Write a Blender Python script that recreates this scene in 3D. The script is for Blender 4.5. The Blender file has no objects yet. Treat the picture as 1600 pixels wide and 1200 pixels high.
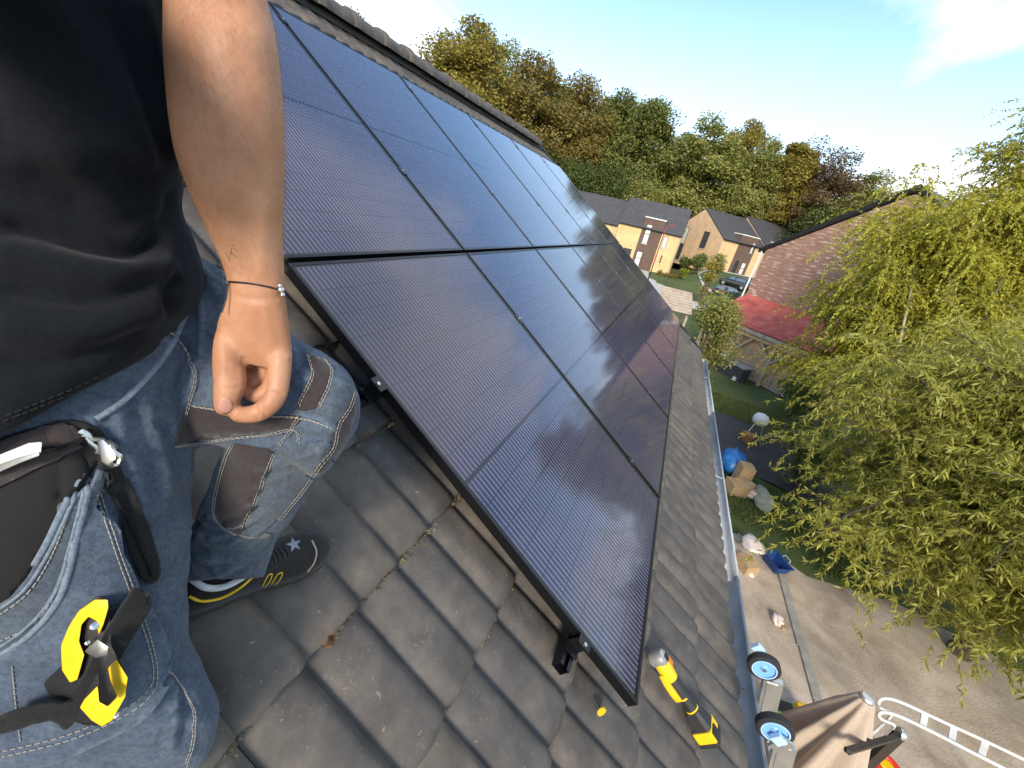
import bpy, bmesh, math, random
import numpy as np
from mathutils import Vector, Matrix
from mathutils.bvhtree import BVHTree
R = math.radians
random.seed(7); rng = np.random.default_rng(7)
scene = bpy.context.scene
col = scene.collection

# ------------------------------------------------------------------ camera
CAM = Vector((-0.94137, 0.33595, 6.2))
RIGHT = Vector((0.37632537, -0.90263341, 0.20888309))
DOWN = Vector((-0.30718602, -0.33426564, -0.89101248))
FWD = Vector((0.87408007, 0.27114463, -0.40306901))
FPX = 641.23
cd = bpy.data.cameras.new('camera'); cam = bpy.data.objects.new('camera', cd); col.objects.link(cam)
cd.sensor_width = 36.0; cd.lens = FPX / 1600 * 36.0; cd.clip_start = 0.02; cd.clip_end = 3000
cam.matrix_world = Matrix(((RIGHT.x, -DOWN.x, -FWD.x, CAM.x), (RIGHT.y, -DOWN.y, -FWD.y, CAM.y),
                           (RIGHT.z, -DOWN.z, -FWD.z, CAM.z), (0, 0, 0, 1)))
scene.camera = cam

# ------------------------------------------------------------------ sky, sun, exposure
SUN_E, SUN_PHI = R(30.0), R(-8.0)
SUN = Vector((-math.cos(SUN_E) * math.cos(SUN_PHI), math.cos(SUN_E) * math.sin(SUN_PHI), math.sin(SUN_E)))
world = bpy.data.worlds.new('World'); scene.world = world; world.use_nodes = True
wn, wl = world.node_tree.nodes, world.node_tree.links
wn.clear()
wo = wn.new('ShaderNodeOutputWorld'); wb = wn.new('ShaderNodeBackground')
sky = wn.new('ShaderNodeTexSky'); sky.sky_type = 'NISHITA'; sky.sun_disc = False
sky.sun_elevation = SUN_E; sky.sun_rotation = math.atan2(SUN.x, SUN.y)
sky.air_density = 1.0; sky.dust_density = 0.6; sky.ozone_density = 1.6
tc = wn.new('ShaderNodeTexCoord'); sep = wn.new('ShaderNodeSeparateXYZ'); wl.new(tc.outputs['Generated'], sep.inputs[0])
za = wn.new('ShaderNodeMath'); za.operation = 'MAXIMUM'; za.inputs[1].default_value = 0.0; wl.new(sep.outputs['Z'], za.inputs[0])
zb = wn.new('ShaderNodeMath'); zb.operation = 'ADD'; zb.inputs[1].default_value = 0.18; wl.new(za.outputs[0], zb.inputs[0])
dx = wn.new('ShaderNodeMath'); dx.operation = 'DIVIDE'; wl.new(sep.outputs['X'], dx.inputs[0]); wl.new(zb.outputs[0], dx.inputs[1])
dy = wn.new('ShaderNodeMath'); dy.operation = 'DIVIDE'; wl.new(sep.outputs['Y'], dy.inputs[0]); wl.new(zb.outputs[0], dy.inputs[1])
cmb = wn.new('ShaderNodeCombineXYZ'); wl.new(dx.outputs[0], cmb.inputs[0]); wl.new(dy.outputs[0], cmb.inputs[1])
mpg = wn.new('ShaderNodeMapping'); mpg.inputs['Location'].default_value = (1.3, 0.4, 0); mpg.inputs['Scale'].default_value = (0.55, 0.9, 1)
wl.new(cmb.outputs[0], mpg.inputs['Vector'])
cn = wn.new('ShaderNodeTexNoise'); cn.inputs['Scale'].default_value = 0.9; cn.inputs['Detail'].default_value = 7; cn.inputs['Roughness'].default_value = 0.52
cn.inputs['Distortion'].default_value = 0.6; wl.new(mpg.outputs[0], cn.inputs['Vector'])
cr = wn.new('ShaderNodeValToRGB'); cr.color_ramp.elements[0].position = 0.42; cr.color_ramp.elements[1].position = 0.66
cr.color_ramp.interpolation = 'EASE'; wl.new(cn.outputs['Fac'], cr.inputs[0])
hz = wn.new('ShaderNodeMapRange'); hz.inputs[1].default_value = 0.0; hz.inputs[2].default_value = 0.42; hz.inputs[3].default_value = 0.74; hz.inputs[4].default_value = 0.08
wl.new(sep.outputs['Z'], hz.inputs[0])
mx = wn.new('ShaderNodeMath'); mx.operation = 'MAXIMUM'; wl.new(cr.outputs[0], mx.inputs[0]); wl.new(hz.outputs[0], mx.inputs[1])
ms = wn.new('ShaderNodeMath'); ms.operation = 'MULTIPLY'; ms.inputs[1].default_value = 0.92; wl.new(mx.outputs[0], ms.inputs[0])
mixc = wn.new('ShaderNodeMixRGB'); mixc.inputs[2].default_value = (3.7, 3.7, 3.7, 1)
hs = wn.new('ShaderNodeHueSaturation'); hs.inputs['Hue'].default_value = 0.495; hs.inputs['Saturation'].default_value = 1.25; hs.inputs['Value'].default_value = 0.68; wl.new(sky.outputs[0], hs.inputs['Color'])
wl.new(ms.outputs[0], mixc.inputs[0]); wl.new(hs.outputs[0], mixc.inputs[1])
wl.new(mixc.outputs[0], wb.inputs[0]); wb.inputs[1].default_value = 0.15; wl.new(wb.outputs[0], wo.inputs[0])
sd = bpy.data.lights.new('sun', 'SUN'); sun = bpy.data.objects.new('sun', sd); col.objects.link(sun)
sd.energy = 1.5; sd.angle = R(16.0); sd.color = (1.0, 0.88, 0.70)
sun.rotation_euler = SUN.to_track_quat('Z', 'Y').to_euler(); sun.location = (-20, 20, 30)
scene.view_settings.view_transform = 'Standard'; scene.view_settings.look = 'None'
scene.view_settings.exposure = 1.6; scene.view_settings.gamma = 1.0; scene.view_settings.use_curve_mapping = False
scene.render.engine = 'CYCLES'
try:
    scene.cycles.max_bounces = 8; scene.cycles.transparent_max_bounces = 8
except Exception: pass

# ------------------------------------------------------------------ helpers
def P(x, y, D):                      # photograph pixel (1600 wide) at depth D metres
    return CAM + RIGHT * ((x - 800) / FPX * D) + DOWN * ((y - 600) / FPX * D) + FWD * D
def pix(p):
    d = Vector(p) - CAM; z = d.dot(FWD)
    return 800 + FPX * d.dot(RIGHT) / z, 600 + FPX * d.dot(DOWN) / z
PITCH = R(35.0); CA, SA = math.cos(PITCH), math.sin(PITCH); RZ = 4.898
def RF(u, v, w=0.0):                 # roof frame (along eave, up the slope, off the slope) to world
    return Vector((u, v * CA - w * SA, RZ + v * SA + w * CA))
def tag(o, label=None, cat=None, group=None, kind=None):
    if label: o['label'] = label
    if cat: o['category'] = cat
    if group: o['group'] = group
    if kind: o['kind'] = kind
    return o
def empty(name, loc=(0, 0, 0), label=None, cat=None, group=None, rot=None):
    o = bpy.data.objects.new(name, None); col.objects.link(o); o.location = loc; o.empty_display_size = 0.1
    if rot is not None: o.rotation_euler = rot
    return tag(o, label, cat, group)
def link(name, me, parent=None, loc=None, rot=None, scale=None):
    o = bpy.data.objects.new(name, me); col.objects.link(o)
    if parent: o.parent = parent
    if loc is not None: o.location = loc
    if rot is not None: o.rotation_euler = rot
    if scale is not None: o.scale = scale
    return o
def frame_of(t, up=Vector((0, 0, 1))):
    t = t.normalized()
    if abs(t.dot(up)) > 0.96: up = Vector((1, 0, 0)) if abs(t.x) < 0.9 else Vector((0, 1, 0))
    a = t.cross(up).normalized(); return a, a.cross(t).normalized()
class MB:
    """collects pieces of one mesh"""
    def __init__(s): s.v = []; s.f = []
    def add(s, vs, fs):
        n = len(s.v); s.v += [tuple(p) for p in vs]; s.f += [tuple(i + n for i in f) for f in fs]; return s
    def box(s, c, d, rot=None):
        c = Vector(c); h = [x / 2 for x in d]; vs = []
        for sx in (-1, 1):
            for sy in (-1, 1):
                for sz in (-1, 1):
                    p = Vector((sx * h[0], sy * h[1], sz * h[2]))
                    if rot is not None: p = rot @ p
                    vs.append(c + p)
        return s.add(vs, [(0, 1, 3, 2), (4, 6, 7, 5), (0, 4, 5, 1), (2, 3, 7, 6), (0, 2, 6, 4), (1, 5, 7, 3)])
    def bar(s, a, b, w, h, up=Vector((0, 0, 1))):
        a, b = Vector(a), Vector(b); x, y = frame_of(b - a, up); vs = []
        for p in (a, b):
            for sx, sy in ((-1, -1), (1, -1), (1, 1), (-1, 1)): vs.append(p + x * (sx * w / 2) + y * (sy * h / 2))
        return s.add(vs, [(0, 3, 2, 1), (4, 5, 6, 7), (0, 1, 5, 4), (1, 2, 6, 5), (2, 3, 7, 6), (3, 0, 4, 7)])
    def tube(s, pts, r, n=8, cap=True, flat=1.0):
        pts = [Vector(p) for p in pts]; m = len(pts); rs = r if isinstance(r, (list, tuple)) else [r] * m; vs = []; fs = []; pa = None
        for i, p in enumerate(pts):
            t = (pts[min(i + 1, m - 1)] - pts[max(i - 1, 0)])
            if t.length < 1e-9: t = Vector((0, 0, 1))
            t.normalize()
            if pa is None: a, b = frame_of(t)
            else:
                a = (pa - t * pa.dot(t))
                a = a.normalized() if a.length > 1e-6 else frame_of(t)[0]
                b = a.cross(t).normalized()
            pa = a
            for k in range(n):
                an = 2 * math.pi * k / n; vs.append(p + a * (math.cos(an) * rs[i]) + b * (math.sin(an) * rs[i] * flat))
        for i in range(m - 1):
            for k in range(n):
                k2 = (k + 1) % n; fs.append((i * n + k, i * n + k2, (i + 1) * n + k2, (i + 1) * n + k))
        if cap: fs.append(tuple(range(n - 1, -1, -1))); fs.append(tuple((m - 1) * n + k for k in range(n)))
        return s.add(vs, fs)
    def lathe(s, prof, o=(0, 0, 0), ax=Vector((0, 0, 1)), n=20, cap=True):
        o = Vector(o); ax = Vector(ax).normalized(); a, b = frame_of(ax); vs = []; fs = []
        for r, h in prof:
            for k in range(n):
                an = 2 * math.pi * k / n; vs.append(o + ax * h + a * (math.cos(an) * r) + b * (math.sin(an) * r))
        for i in range(len(prof) - 1):
            for k in range(n):
                k2 = (k + 1) % n; fs.append((i * n + k, i * n + k2, (i + 1) * n + k2, (i + 1) * n + k))
        if cap: fs.append(tuple(range(n - 1, -1, -1))); fs.append(tuple((len(prof) - 1) * n + k for k in range(n)))
        return s.add(vs, fs)
    def rings(s, rings, cap=True, close=True):
        n = len(rings[0]); vs = [p for r in rings for p in r]; fs = []
        for i in range(len(rings) - 1):
            for k in range(n if close else n - 1):
                k2 = (k + 1) % n; fs.append((i * n + k, i * n + k2, (i + 1) * n + k2, (i + 1) * n + k))
        if cap: fs.append(tuple(range(n - 1, -1, -1))); fs.append(tuple((len(rings) - 1) * n + k for k in range(n)))
        return s.add(vs, fs)
    def prism(s, poly, d):          # poly: list of world points, d: extrusion vector
        poly = [Vector(p) for p in poly]; d = Vector(d); n = len(poly)
        fs = [tuple(range(n)), tuple(range(2 * n - 1, n - 1, -1))] + [(k, n + k, n + (k + 1) % n, (k + 1) % n) for k in range(n)]
        return s.add(poly + [p + d for p in poly], fs)
    def mesh(s, name, m=None, smooth=False, bevel=0.0, fix=True):
        me = bpy.data.meshes.new(name); me.from_pydata(s.v, [], s.f)
        if fix or bevel:
            bm = bmesh.new(); bm.from_mesh(me)
            if bevel: bmesh.ops.bevel(bm, geom=[e for e in bm.edges if len(e.link_faces) == 2 and e.calc_face_angle(0) > 0.6], offset=bevel, segments=2, profile=0.6, affect='EDGES', clamp_overlap=True)
            if fix: bmesh.ops.recalc_face_normals(bm, faces=bm.faces)
            bm.to_mesh(me); bm.free()
        if m is not None: me.materials.append(m)
        if smooth:
            me.shade_smooth() if hasattr(me, 'shade_smooth') else None
            try: me.set_sharp_from_angle(angle=R(smooth if smooth > 1 else 40))
            except Exception: pass
        return me
    def build(s, name, m=None, parent=None, smooth=False, bevel=0.0, loc=None, rot=None, fix=True):
        return link(name, s.mesh(name, m, smooth, bevel, fix), parent, loc, rot)

def quads(name, verts, n_per, m, parent=None):
    """many separate n-gons from a (N, n, 3) array"""
    v = np.asarray(verts, np.float32).reshape(-1, 3); N = len(v) // n_per
    me = bpy.data.meshes.new(name); me.vertices.add(len(v)); me.vertices.foreach_set('co', v.ravel())
    me.loops.add(len(v)); me.loops.foreach_set('vertex_index', np.arange(len(v), dtype=np.int32))
    me.polygons.add(N); me.polygons.foreach_set('loop_start', np.arange(N, dtype=np.int32) * n_per)
    try: me.polygons.foreach_set('loop_total', np.full(N, n_per, np.int32))
    except Exception: pass
    me.update(calc_edges=True); me.validate(); me.materials.append(m)
    return me

def dens(st, k=3):                                            # Catmull-Rom through the stations
    st = np.array(st, float); out = []; n = len(st)
    for i in range(n - 1):
        p0, p1, p2, p3 = st[max(i - 1, 0)], st[i], st[i + 1], st[min(i + 2, n - 1)]
        for j in range(k):
            t = j / k; out.append(.5 * ((2 * p1) + (-p0 + p2) * t + (2 * p0 - 5 * p1 + 4 * p2 - p3) * t * t + (-p0 + 3 * p1 - 3 * p2 + p3) * t ** 3))
    out.append(st[-1]); return out

# ------------------------------------------------------------------ materials
def nt(name):
    m = bpy.data.materials.new(name); m.use_nodes = True; t = m.node_tree; b = t.nodes['Principled BSDF']; return m, t, b
def ramp(t, fac, stops):
    r = t.nodes.new('ShaderNodeValToRGB'); e = r.color_ramp.elements
    while len(e) < len(stops): e.new(0.5)
    for k, (p, c) in enumerate(stops): e[k].position = p; e[k].color = (*c, 1) if len(c) == 3 else c
    t.links.new(fac, r.inputs[0]); return r.outputs[0]
def noise(t, vec, scale, detail=5, rough=0.55, dist=0.0):
    n = t.nodes.new('ShaderNodeTexNoise'); n.inputs['Scale'].default_value = scale; n.inputs['Detail'].default_value = detail
    n.inputs['Roughness'].default_value = rough; n.inputs['Distortion'].default_value = dist
    if vec is not None: t.links.new(vec, n.inputs['Vector'])
    return n.outputs['Fac']
def mixrgb(t, fac, a, b, mode='MIX'):
    n = t.nodes.new('ShaderNodeMixRGB'); n.blend_type = mode
    for i, x in ((0, fac), (1, a), (2, b)):
        if hasattr(x, 'links') or hasattr(x, 'is_linked'): t.links.new(x, n.inputs[i])
        elif i == 0: n.inputs[0].default_value = x
        else: n.inputs[i].default_value = (*x, 1)
    return n.outputs[0]
def mth(t, op, a, b=None):
    n = t.nodes.new('ShaderNodeMath'); n.operation = op
    for i, x in ((0, a), (1, b)):
        if x is None: continue
        if hasattr(x, 'is_linked'): t.links.new(x, n.inputs[i])
        else: n.inputs[i].default_value = x
    return n.outputs[0]
def coords(t, world_space=False, jitter=False):
    if world_space:
        g = t.nodes.new('ShaderNodeNewGeometry'); return g.outputs['Position']
    c = t.nodes.new('ShaderNodeTexCoord')
    if not jitter: return c.outputs['Object']
    oi = t.nodes.new('ShaderNodeObjectInfo'); a = t.nodes.new('ShaderNodeVectorMath'); a.operation = 'MULTIPLY_ADD'
    t.links.new(oi.outputs['Random'], a.inputs[0]); a.inputs[1].default_value = (37.0, 19.0, 53.0); t.links.new(c.outputs['Object'], a.inputs[2])
    return a.outputs[0]
def bump(t, b, h, strength=0.3, dist=0.01):
    n = t.nodes.new('ShaderNodeBump'); n.inputs['Strength'].default_value = strength; n.inputs['Distance'].default_value = dist
    t.links.new(h, n.inputs['Height']); t.links.new(n.outputs[0], b.inputs['Normal'])
def mat(name, c, rough=0.6, var=0.25, scale=8.0, metal=0.0, bmp=0.0, bscale=None, bdist=0.005, c2=None, spec=0.5, ws=False, coat=0.0, jitter=False):
    m, t, b = nt(name); v = coords(t, ws, jitter)
    c2 = c2 or tuple(max(0, x * (1 - var)) for x in c); c1 = tuple(min(1, x * (1 + var * 0.6)) for x in c)
    f = noise(t, v, scale, 6, 0.6)
    t.links.new(ramp(t, f, [(0.3, c2), (0.7, c1)]), b.inputs['Base Color'])
    b.inputs['Roughness'].default_value = rough; b.inputs['Metallic'].default_value = metal
    b.inputs['Specular IOR Level'].default_value = spec; b.inputs['Coat Weight'].default_value = coat
    if bmp: bump(t, b, noise(t, v, bscale or scale * 6, 4, 0.6), bmp, bdist)
    return m
def leafmat(name, cols, trans=0.35, big=0.25):
    m, t, b = nt(name); g = t.nodes.new('ShaderNodeNewGeometry'); oi = t.nodes.new('ShaderNodeObjectInfo')
    f = mth(t, 'ADD', mth(t, 'MULTIPLY', g.outputs['Random Per Island'], 0.55), mth(t, 'MULTIPLY', noise(t, g.outputs['Position'], big, 3), 0.55))
    k = len(cols); c = ramp(t, f, [(0.15 + 0.75 * i / (k - 1), x) for i, x in enumerate(cols)])
    t.links.new(c, b.inputs['Base Color']); b.inputs['Roughness'].default_value = 0.5; b.inputs['Specular IOR Level'].default_value = 0.3
    tr = t.nodes.new('ShaderNodeBsdfTranslucent'); t.links.new(c, tr.inputs[0])
    mxs = t.nodes.new('ShaderNodeMixShader'); mxs.inputs[0].default_value = trans
    t.links.new(b.outputs[0], mxs.inputs[1]); t.links.new(tr.outputs[0], mxs.inputs[2])
    t.links.new(mxs.outputs[0], t.nodes['Material Output'].inputs['Surface'])
    return m

M = {}
def tile_mat():
    m, t, b = nt('concrete_tile'); v = coords(t, jitter=True); oi = t.nodes.new('ShaderNodeObjectInfo')
    c = ramp(t, noise(t, v, 9, 6, 0.62), [(0.28, (0.054, 0.049, 0.045)), (0.5, (0.088, 0.079, 0.070)), (0.72, (0.142, 0.122, 0.100))])
    tint = ramp(t, oi.outputs['Random'], [(0.0, (0.80, 0.82, 0.86)), (1.0, (1.18, 1.12, 1.04))])
    c = mixrgb(t, 1.0, c, tint, 'MULTIPLY')
    fine = noise(t, v, 170, 3, 0.7)
    sp = ramp(t, fine, [(0.58, (0, 0, 0)), (0.68, (1, 1, 1))]); pm = ramp(t, noise(t, v, 12, 4), [(0.45, (0, 0, 0)), (0.65, (1, 1, 1))])
    c = mixrgb(t, mth(t, 'MULTIPLY', mth(t, 'MULTIPLY', sp, pm), 0.4), c, (0.30, 0.27, 0.22))
    li = ramp(t, noise(t, v, 60, 2, 0.4), [(0.73, (0, 0, 0)), (0.76, (1, 1, 1))])
    c = mixrgb(t, mth(t, 'MULTIPLY', li, 0.3), c, (0.36, 0.34, 0.28))
    t.links.new(c, b.inputs['Base Color'])
    t.links.new(ramp(t, noise(t, v, 14, 4), [(0.3, (0.52,) * 3), (0.7, (0.78,) * 3)]), b.inputs['Roughness'])
    b.inputs['Specular IOR Level'].default_value = 0.4
    bump(t, b, mth(t, 'ADD', mth(t, 'MULTIPLY', fine, 0.5), noise(t, v, 30, 4)), 0.28, 0.004)
    return m
M['tile'] = tile_mat()
M['zinc'] = mat('zinc', (0.40, 0.43, 0.46), 0.55, 0.25, 5, 0.15, 0.1, 20)
M['dark_metal'] = mat('dark_metal', (0.018, 0.018, 0.020), 0.35, 0.2, 20, 0.6)
M['black_frame'] = mat('black_anodised', (0.045, 0.046, 0.052), 0.33, 0.15, 30, 0.9)
M['black'] = mat('black_plastic', (0.012, 0.012, 0.013), 0.45, 0.3, 30, 0, 0.1, 200)
M['steel'] = mat('steel', (0.62, 0.62, 0.60), 0.3, 0.12, 40, 1.0)
M['alu'] = mat('aluminium', (0.60, 0.60, 0.58), 0.38, 0.18, 14, 0.9, 0.05, 60)
M['white'] = mat('white_paint', (0.74, 0.74, 0.72), 0.45, 0.1, 10)
M['moss'] = mat('moss', (0.27, 0.21, 0.10), 0.95, 0.6, 40, ws=True, c2=(0.05, 0.032, 0.016))
M['yellow'] = mat('tool_yellow', (0.80, 0.50, 0.012), 0.38, 0.12, 12, 0, 0.04, 90)
M['wood'] = mat('timber', (0.56, 0.34, 0.19), 0.75, 0.35, 3, 0, 0.2, 40, jitter=True)
M['oldwood'] = mat('weathered_timber', (0.42, 0.34, 0.26), 0.85, 0.3, 3, 0, 0.2, 40, jitter=True)
def panel_mat():
    m, t, b = nt('solar_cells'); c = t.nodes.new('ShaderNodeTexCoord'); s = t.nodes.new('ShaderNodeSeparateXYZ'); t.links.new(c.outputs['Object'], s.inputs[0])
    def saw(x, period, off):      # distance from nearest multiple, metres
        a = mth(t, 'FRACT', mth(t, 'DIVIDE', mth(t, 'ADD', x, off), period)); return mth(t, 'MULTIPLY', mth(t, 'ABSOLUTE', mth(t, 'SUBTRACT', a, 0.5)), period)
    X, Y = s.outputs[0], s.outputs[1]
    line = mth(t, 'LESS_THAN', saw(X, 0.0202, 100.0), 0.0010)                       # busbar wires
    inx = mth(t, 'LESS_THAN', mth(t, 'ABSOLUTE', X), 0.546)
    ay = mth(t, 'ABSOLUTE', Y)
    iny = mth(t, 'MULTIPLY', mth(t, 'LESS_THAN', ay, 0.842), mth(t, 'GREATER_THAN', ay, 0.006))
    yc = mth(t, 'SUBTRACT', ay, 0.006); gy = mth(t, 'GREATER_THAN', saw(yc, 0.0929, 0.04645), 0.0012)
    gx = mth(t, 'GREATER_THAN', saw(X, 0.1818, 90.9), 0.0008)
    cell = mth(t, 'MULTIPLY', inx, iny)
    wire = mth(t, 'MULTIPLY', mth(t, 'MULTIPLY', line, cell), gy)
    wv = ramp(t, noise(t, c.outputs['Object'], 25, 2), [(0.3, (0.55,) * 3), (0.7, (1.0,) * 3)])
    cellc = ramp(t, noise(t, c.outputs['Object'], 3.0, 3), [(0.3, (0.024, 0.024, 0.056)), (0.7, (0.032, 0.032, 0.070))])
    ccol = mixrgb(t, mth(t, 'MULTIPLY', mth(t, 'MULTIPLY', cell, gy), gx), (0.010, 0.010, 0.016), cellc)
    ccol = mixrgb(t, wire, ccol, (0.31, 0.30, 0.38))
    dirt = ramp(t, noise(t, c.outputs['Object'], 5, 8, 0.7), [(0.55, (0, 0, 0)), (0.8, (1, 1, 1))])
    ccol = mixrgb(t, mth(t, 'MULTIPLY', dirt, 0.05), ccol, (0.35, 0.33, 0.32))
    t.links.new(ccol, b.inputs['Base Color'])
    rr = mth(t, 'ADD', mth(t, 'MULTIPLY', noise(t, c.outputs['Object'], 4, 6, 0.6), 0.04), 0.05)
    t.links.new(rr, b.inputs['Roughness']); b.inputs['IOR'].default_value = 1.52; b.inputs['Specular IOR Level'].default_value = 0.6
    bump(t, b, noise(t, c.outputs['Object'], 1.6, 1), 0.012, 0.01)
    return m
M['cells'] = panel_mat()
# ------------------------------------------------------------------ ground
def gz(x, y):
    z = 0.0
    z += 2.5 * min(1, max(0, (x - 57) / 15)) * min(1, max(0, (1.0 - y) / 5))
    if x > 92: z += 16 * (1 - math.exp(-(x - 92) / 40))
    return z
def ground_mat():
    m, t, b = nt('ground'); v = coords(t, True)
    n1 = noise(t, v, 0.35, 6, 0.6); n2 = noise(t, v, 9, 5, 0.7)
    g = ramp(t, mth(t, 'ADD', mth(t, 'MULTIPLY', n1, 0.6), mth(t, 'MULTIPLY', n2, 0.4)), [(0.32, (0.030, 0.045, 0.012)), (0.5, (0.062, 0.095, 0.020)), (0.64, (0.12, 0.11, 0.04)), (0.75, (0.16, 0.12, 0.07))])
    t.links.new(g, b.inputs['Base Color']); b.inputs['Roughness'].default_value = 0.95
    bump(t, b, noise(t, v, 40, 4, 0.7), 0.6, 0.03); return m
M['ground'] = ground_mat()
xs = [-400, -150, -60] + list(np.arange(-30, 52, 8.0)) + list(np.arange(52, 132, 4.0)) + [150, 200, 300, 600, 1200]
ys = [-900, -400, -200, -120] + list(np.arange(-80, 81, 5.0)) + [120, 200, 400, 900]
gm = MB(); nx, ny = len(xs), len(ys)
gm.add([(x, y, gz(x, y)) for x in xs for y in ys], [(i * ny + j, (i + 1) * ny + j, (i + 1) * ny + j + 1, i * ny + j + 1) for i in range(nx - 1) for j in range(ny - 1)])
tag(gm.build('ground', M['ground'], smooth=80), kind='structure')
def sheet(name, poly, z, m, label=None, thick=0.0):
    o = MB(); poly = [Vector((p[0], p[1], z)) for p in poly]
    if thick: o.prism(poly, (0, 0, -thick))
    else: o.add(poly, [tuple(range(len(poly)))])
    return tag(o.build(name, m), kind='structure')
def sand_mat():
    m, t, b = nt('sandy_paving'); v = coords(t, True)
    c = ramp(t, noise(t, v, 1.1, 7, 0.65, 0.5), [(0.3, (0.28, 0.215, 0.155)), (0.5, (0.45, 0.37, 0.285)), (0.7, (0.58, 0.50, 0.41))])
    s = ramp(t, noise(t, v, 45, 3, 0.7), [(0.55, (0, 0, 0)), (0.7, (1, 1, 1))])
    c = mixrgb(t, mth(t, 'MULTIPLY', s, 0.4), c, (0.13, 0.10, 0.075)); t.links.new(c, b.inputs['Base Color']); b.inputs['Roughness'].default_value = 0.95
    bump(t, b, noise(t, v, 30, 5, 0.7), 0.7, 0.02); return m
M['sand'] = sand_mat()
M['concrete'] = mat('concrete', (0.30, 0.29, 0.26), 0.9, 0.3, 4, 0, 0.3, 60, ws=True)
M['road'] = mat('pale_block_paving', (0.50, 0.46, 0.41), 0.9, 0.22, 2.5, 0, 0.2, 30, ws=True)
sheet('sandy_yard', [(-6, -0.9), (7.9, -0.9), (8.6, -2.0), (8.9, -3.6), (8.3, -4.6), (8.7, -6.5), (8.0, -9.0), (3, -12), (-6, -12)], 0.006, M['sand'])
st = MB()
for k in range(9):                                            # drainage kerb: precast lengths
    y0 = -4.08 + 0.012 * k; x0 = -0.9 + k * 1.0; st.box((x0 + 0.5, y0 + random.uniform(-.012, .012), 0.02), (0.985, 0.15, 0.05))
tag(st.build('drainage_strip', M['concrete'], bevel=0.006), kind='structure')
def tarp_mesh():
    o = MB(); n = 22; vs = []
    for i in range(n):
        for j in range(n):
            s, q = i / (n - 1), j / (n - 1); x = 12.0 + 4.6 * s + 0.35 * math.sin(q * 5); y = -2.6 - 3.6 * q - 0.2 * math.sin(s * 6)
            vs.append((x, y, 0.035 + 0.028 * math.sin(s * 19 + 3 * q) * math.sin(q * 13 + s * 5) + 0.02 * random.random()))
    return o.add(vs, [(i * n + j, (i + 1) * n + j, (i + 1) * n + j + 1, i * n + j + 1) for i in range(n - 1) for j in range(n - 1)])
M['tarp'] = mat('dark_ground_sheet', (0.035, 0.037, 0.04), 0.6, 0.3, 3, 0, 0.2, 30)
o = tarp_mesh().build('ground_sheet', M['tarp'], smooth=60); tag(o, 'dark grey ground sheet spread over the lawn under the willow', 'ground sheet')
# paths and roads by the far houses
sheet('driveway', [(46, 1.6), (58, 5.2), (73, 9), (74, 4.6), (63, 2.6), (52, -0.9), (50, -4), (58, -4.2), (61, -9.5), (70, -10.5), (68, -14), (55, -13), (44, -6)], 0.05, M['road'])
o = MB(); drive_poly = [(60, -3.8), (75, -2.6), (81, -5.6), (86, -12), (76, -17), (62, -11.5)]
o.add([(x, y, gz(x, y) + 0.11) for x, y in drive_poly], [tuple(range(6))]); tag(o.build('parking_court', M['road']), kind='structure')

# ------------------------------------------------------------------ our house
U0, U1 = -9.0, 7.55  # near end stretched out of view to lengthen the house's shadow
M['brick_own'] = mat('own_brick', (0.30, 0.20, 0.15), 0.9, 0.25, 6)
M['back_roof'] = mat('back_roof', (0.08, 0.075, 0.07), 0.8, 0.2, 6)
house = empty('house', (2.5, 3.4, 0), 'house under dark grey tiled roof on which the person kneels', 'house')
def hp(mb, name, m, **k):
    o = mb.build(name, m, **k); o.parent = house; o.matrix_parent_inverse = house.matrix_basis.inverted(); return o
hp(MB().box(((U0 + 7.3) / 2, -0.30, 2.1), (7.3 - U0, 0.3, 4.2)), 'wall', M['brick_own'])
hp(MB().box(((U0 + 7.3) / 2, 7.2, 2.1), (7.3 - U0, 0.3, 4.2)), 'wall', M['brick_own'])
for xg in (7.15, U0 + 0.15):
    hp(MB().prism([(xg, -0.14, 0), (xg, 7.04, 0), (xg, 7.04, 4.3), (xg, 3.45, 6.95), (xg, -0.14, 4.35)], (0.15, 0, 0)), 'gable_wall', M['brick_own'])
VR = 4.20
deck = MB()
d0, d1, d2, d3 = RF(U0, -0.80, -0.20), RF(U1 - .03, -0.80, -0.20), RF(U1 - .03, VR, -0.20), RF(U0, VR, -0.20)
inv = Matrix.Rotation(-PITCH, 4, 'X')
def toroof(p): return inv @ (Vector(p) - Vector((0, 0, RZ)))
roofmb = MB().prism([toroof(d0), toroof(d1), toroof(d2), toroof(d3)], (0, 0, -0.04))
roof = link('roof', roofmb.mesh('roof', M['black']), None, (0, 0, RZ), (PITCH, 0, 0))
roof.parent = house; roof.matrix_parent_inverse = house.matrix_basis.inverted()
yr = RF(0, VR, -0.16).y; zr = RF(0, VR, -0.16).z
back = MB().prism([(U0, yr, zr), (U1, yr, zr), (U1, yr + 4.3, zr - 3.0), (U0, yr + 4.3, zr - 3.0)], (0, 0, -0.12)); hp(back, 'back_roof_slope', M['back_roof'])

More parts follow.
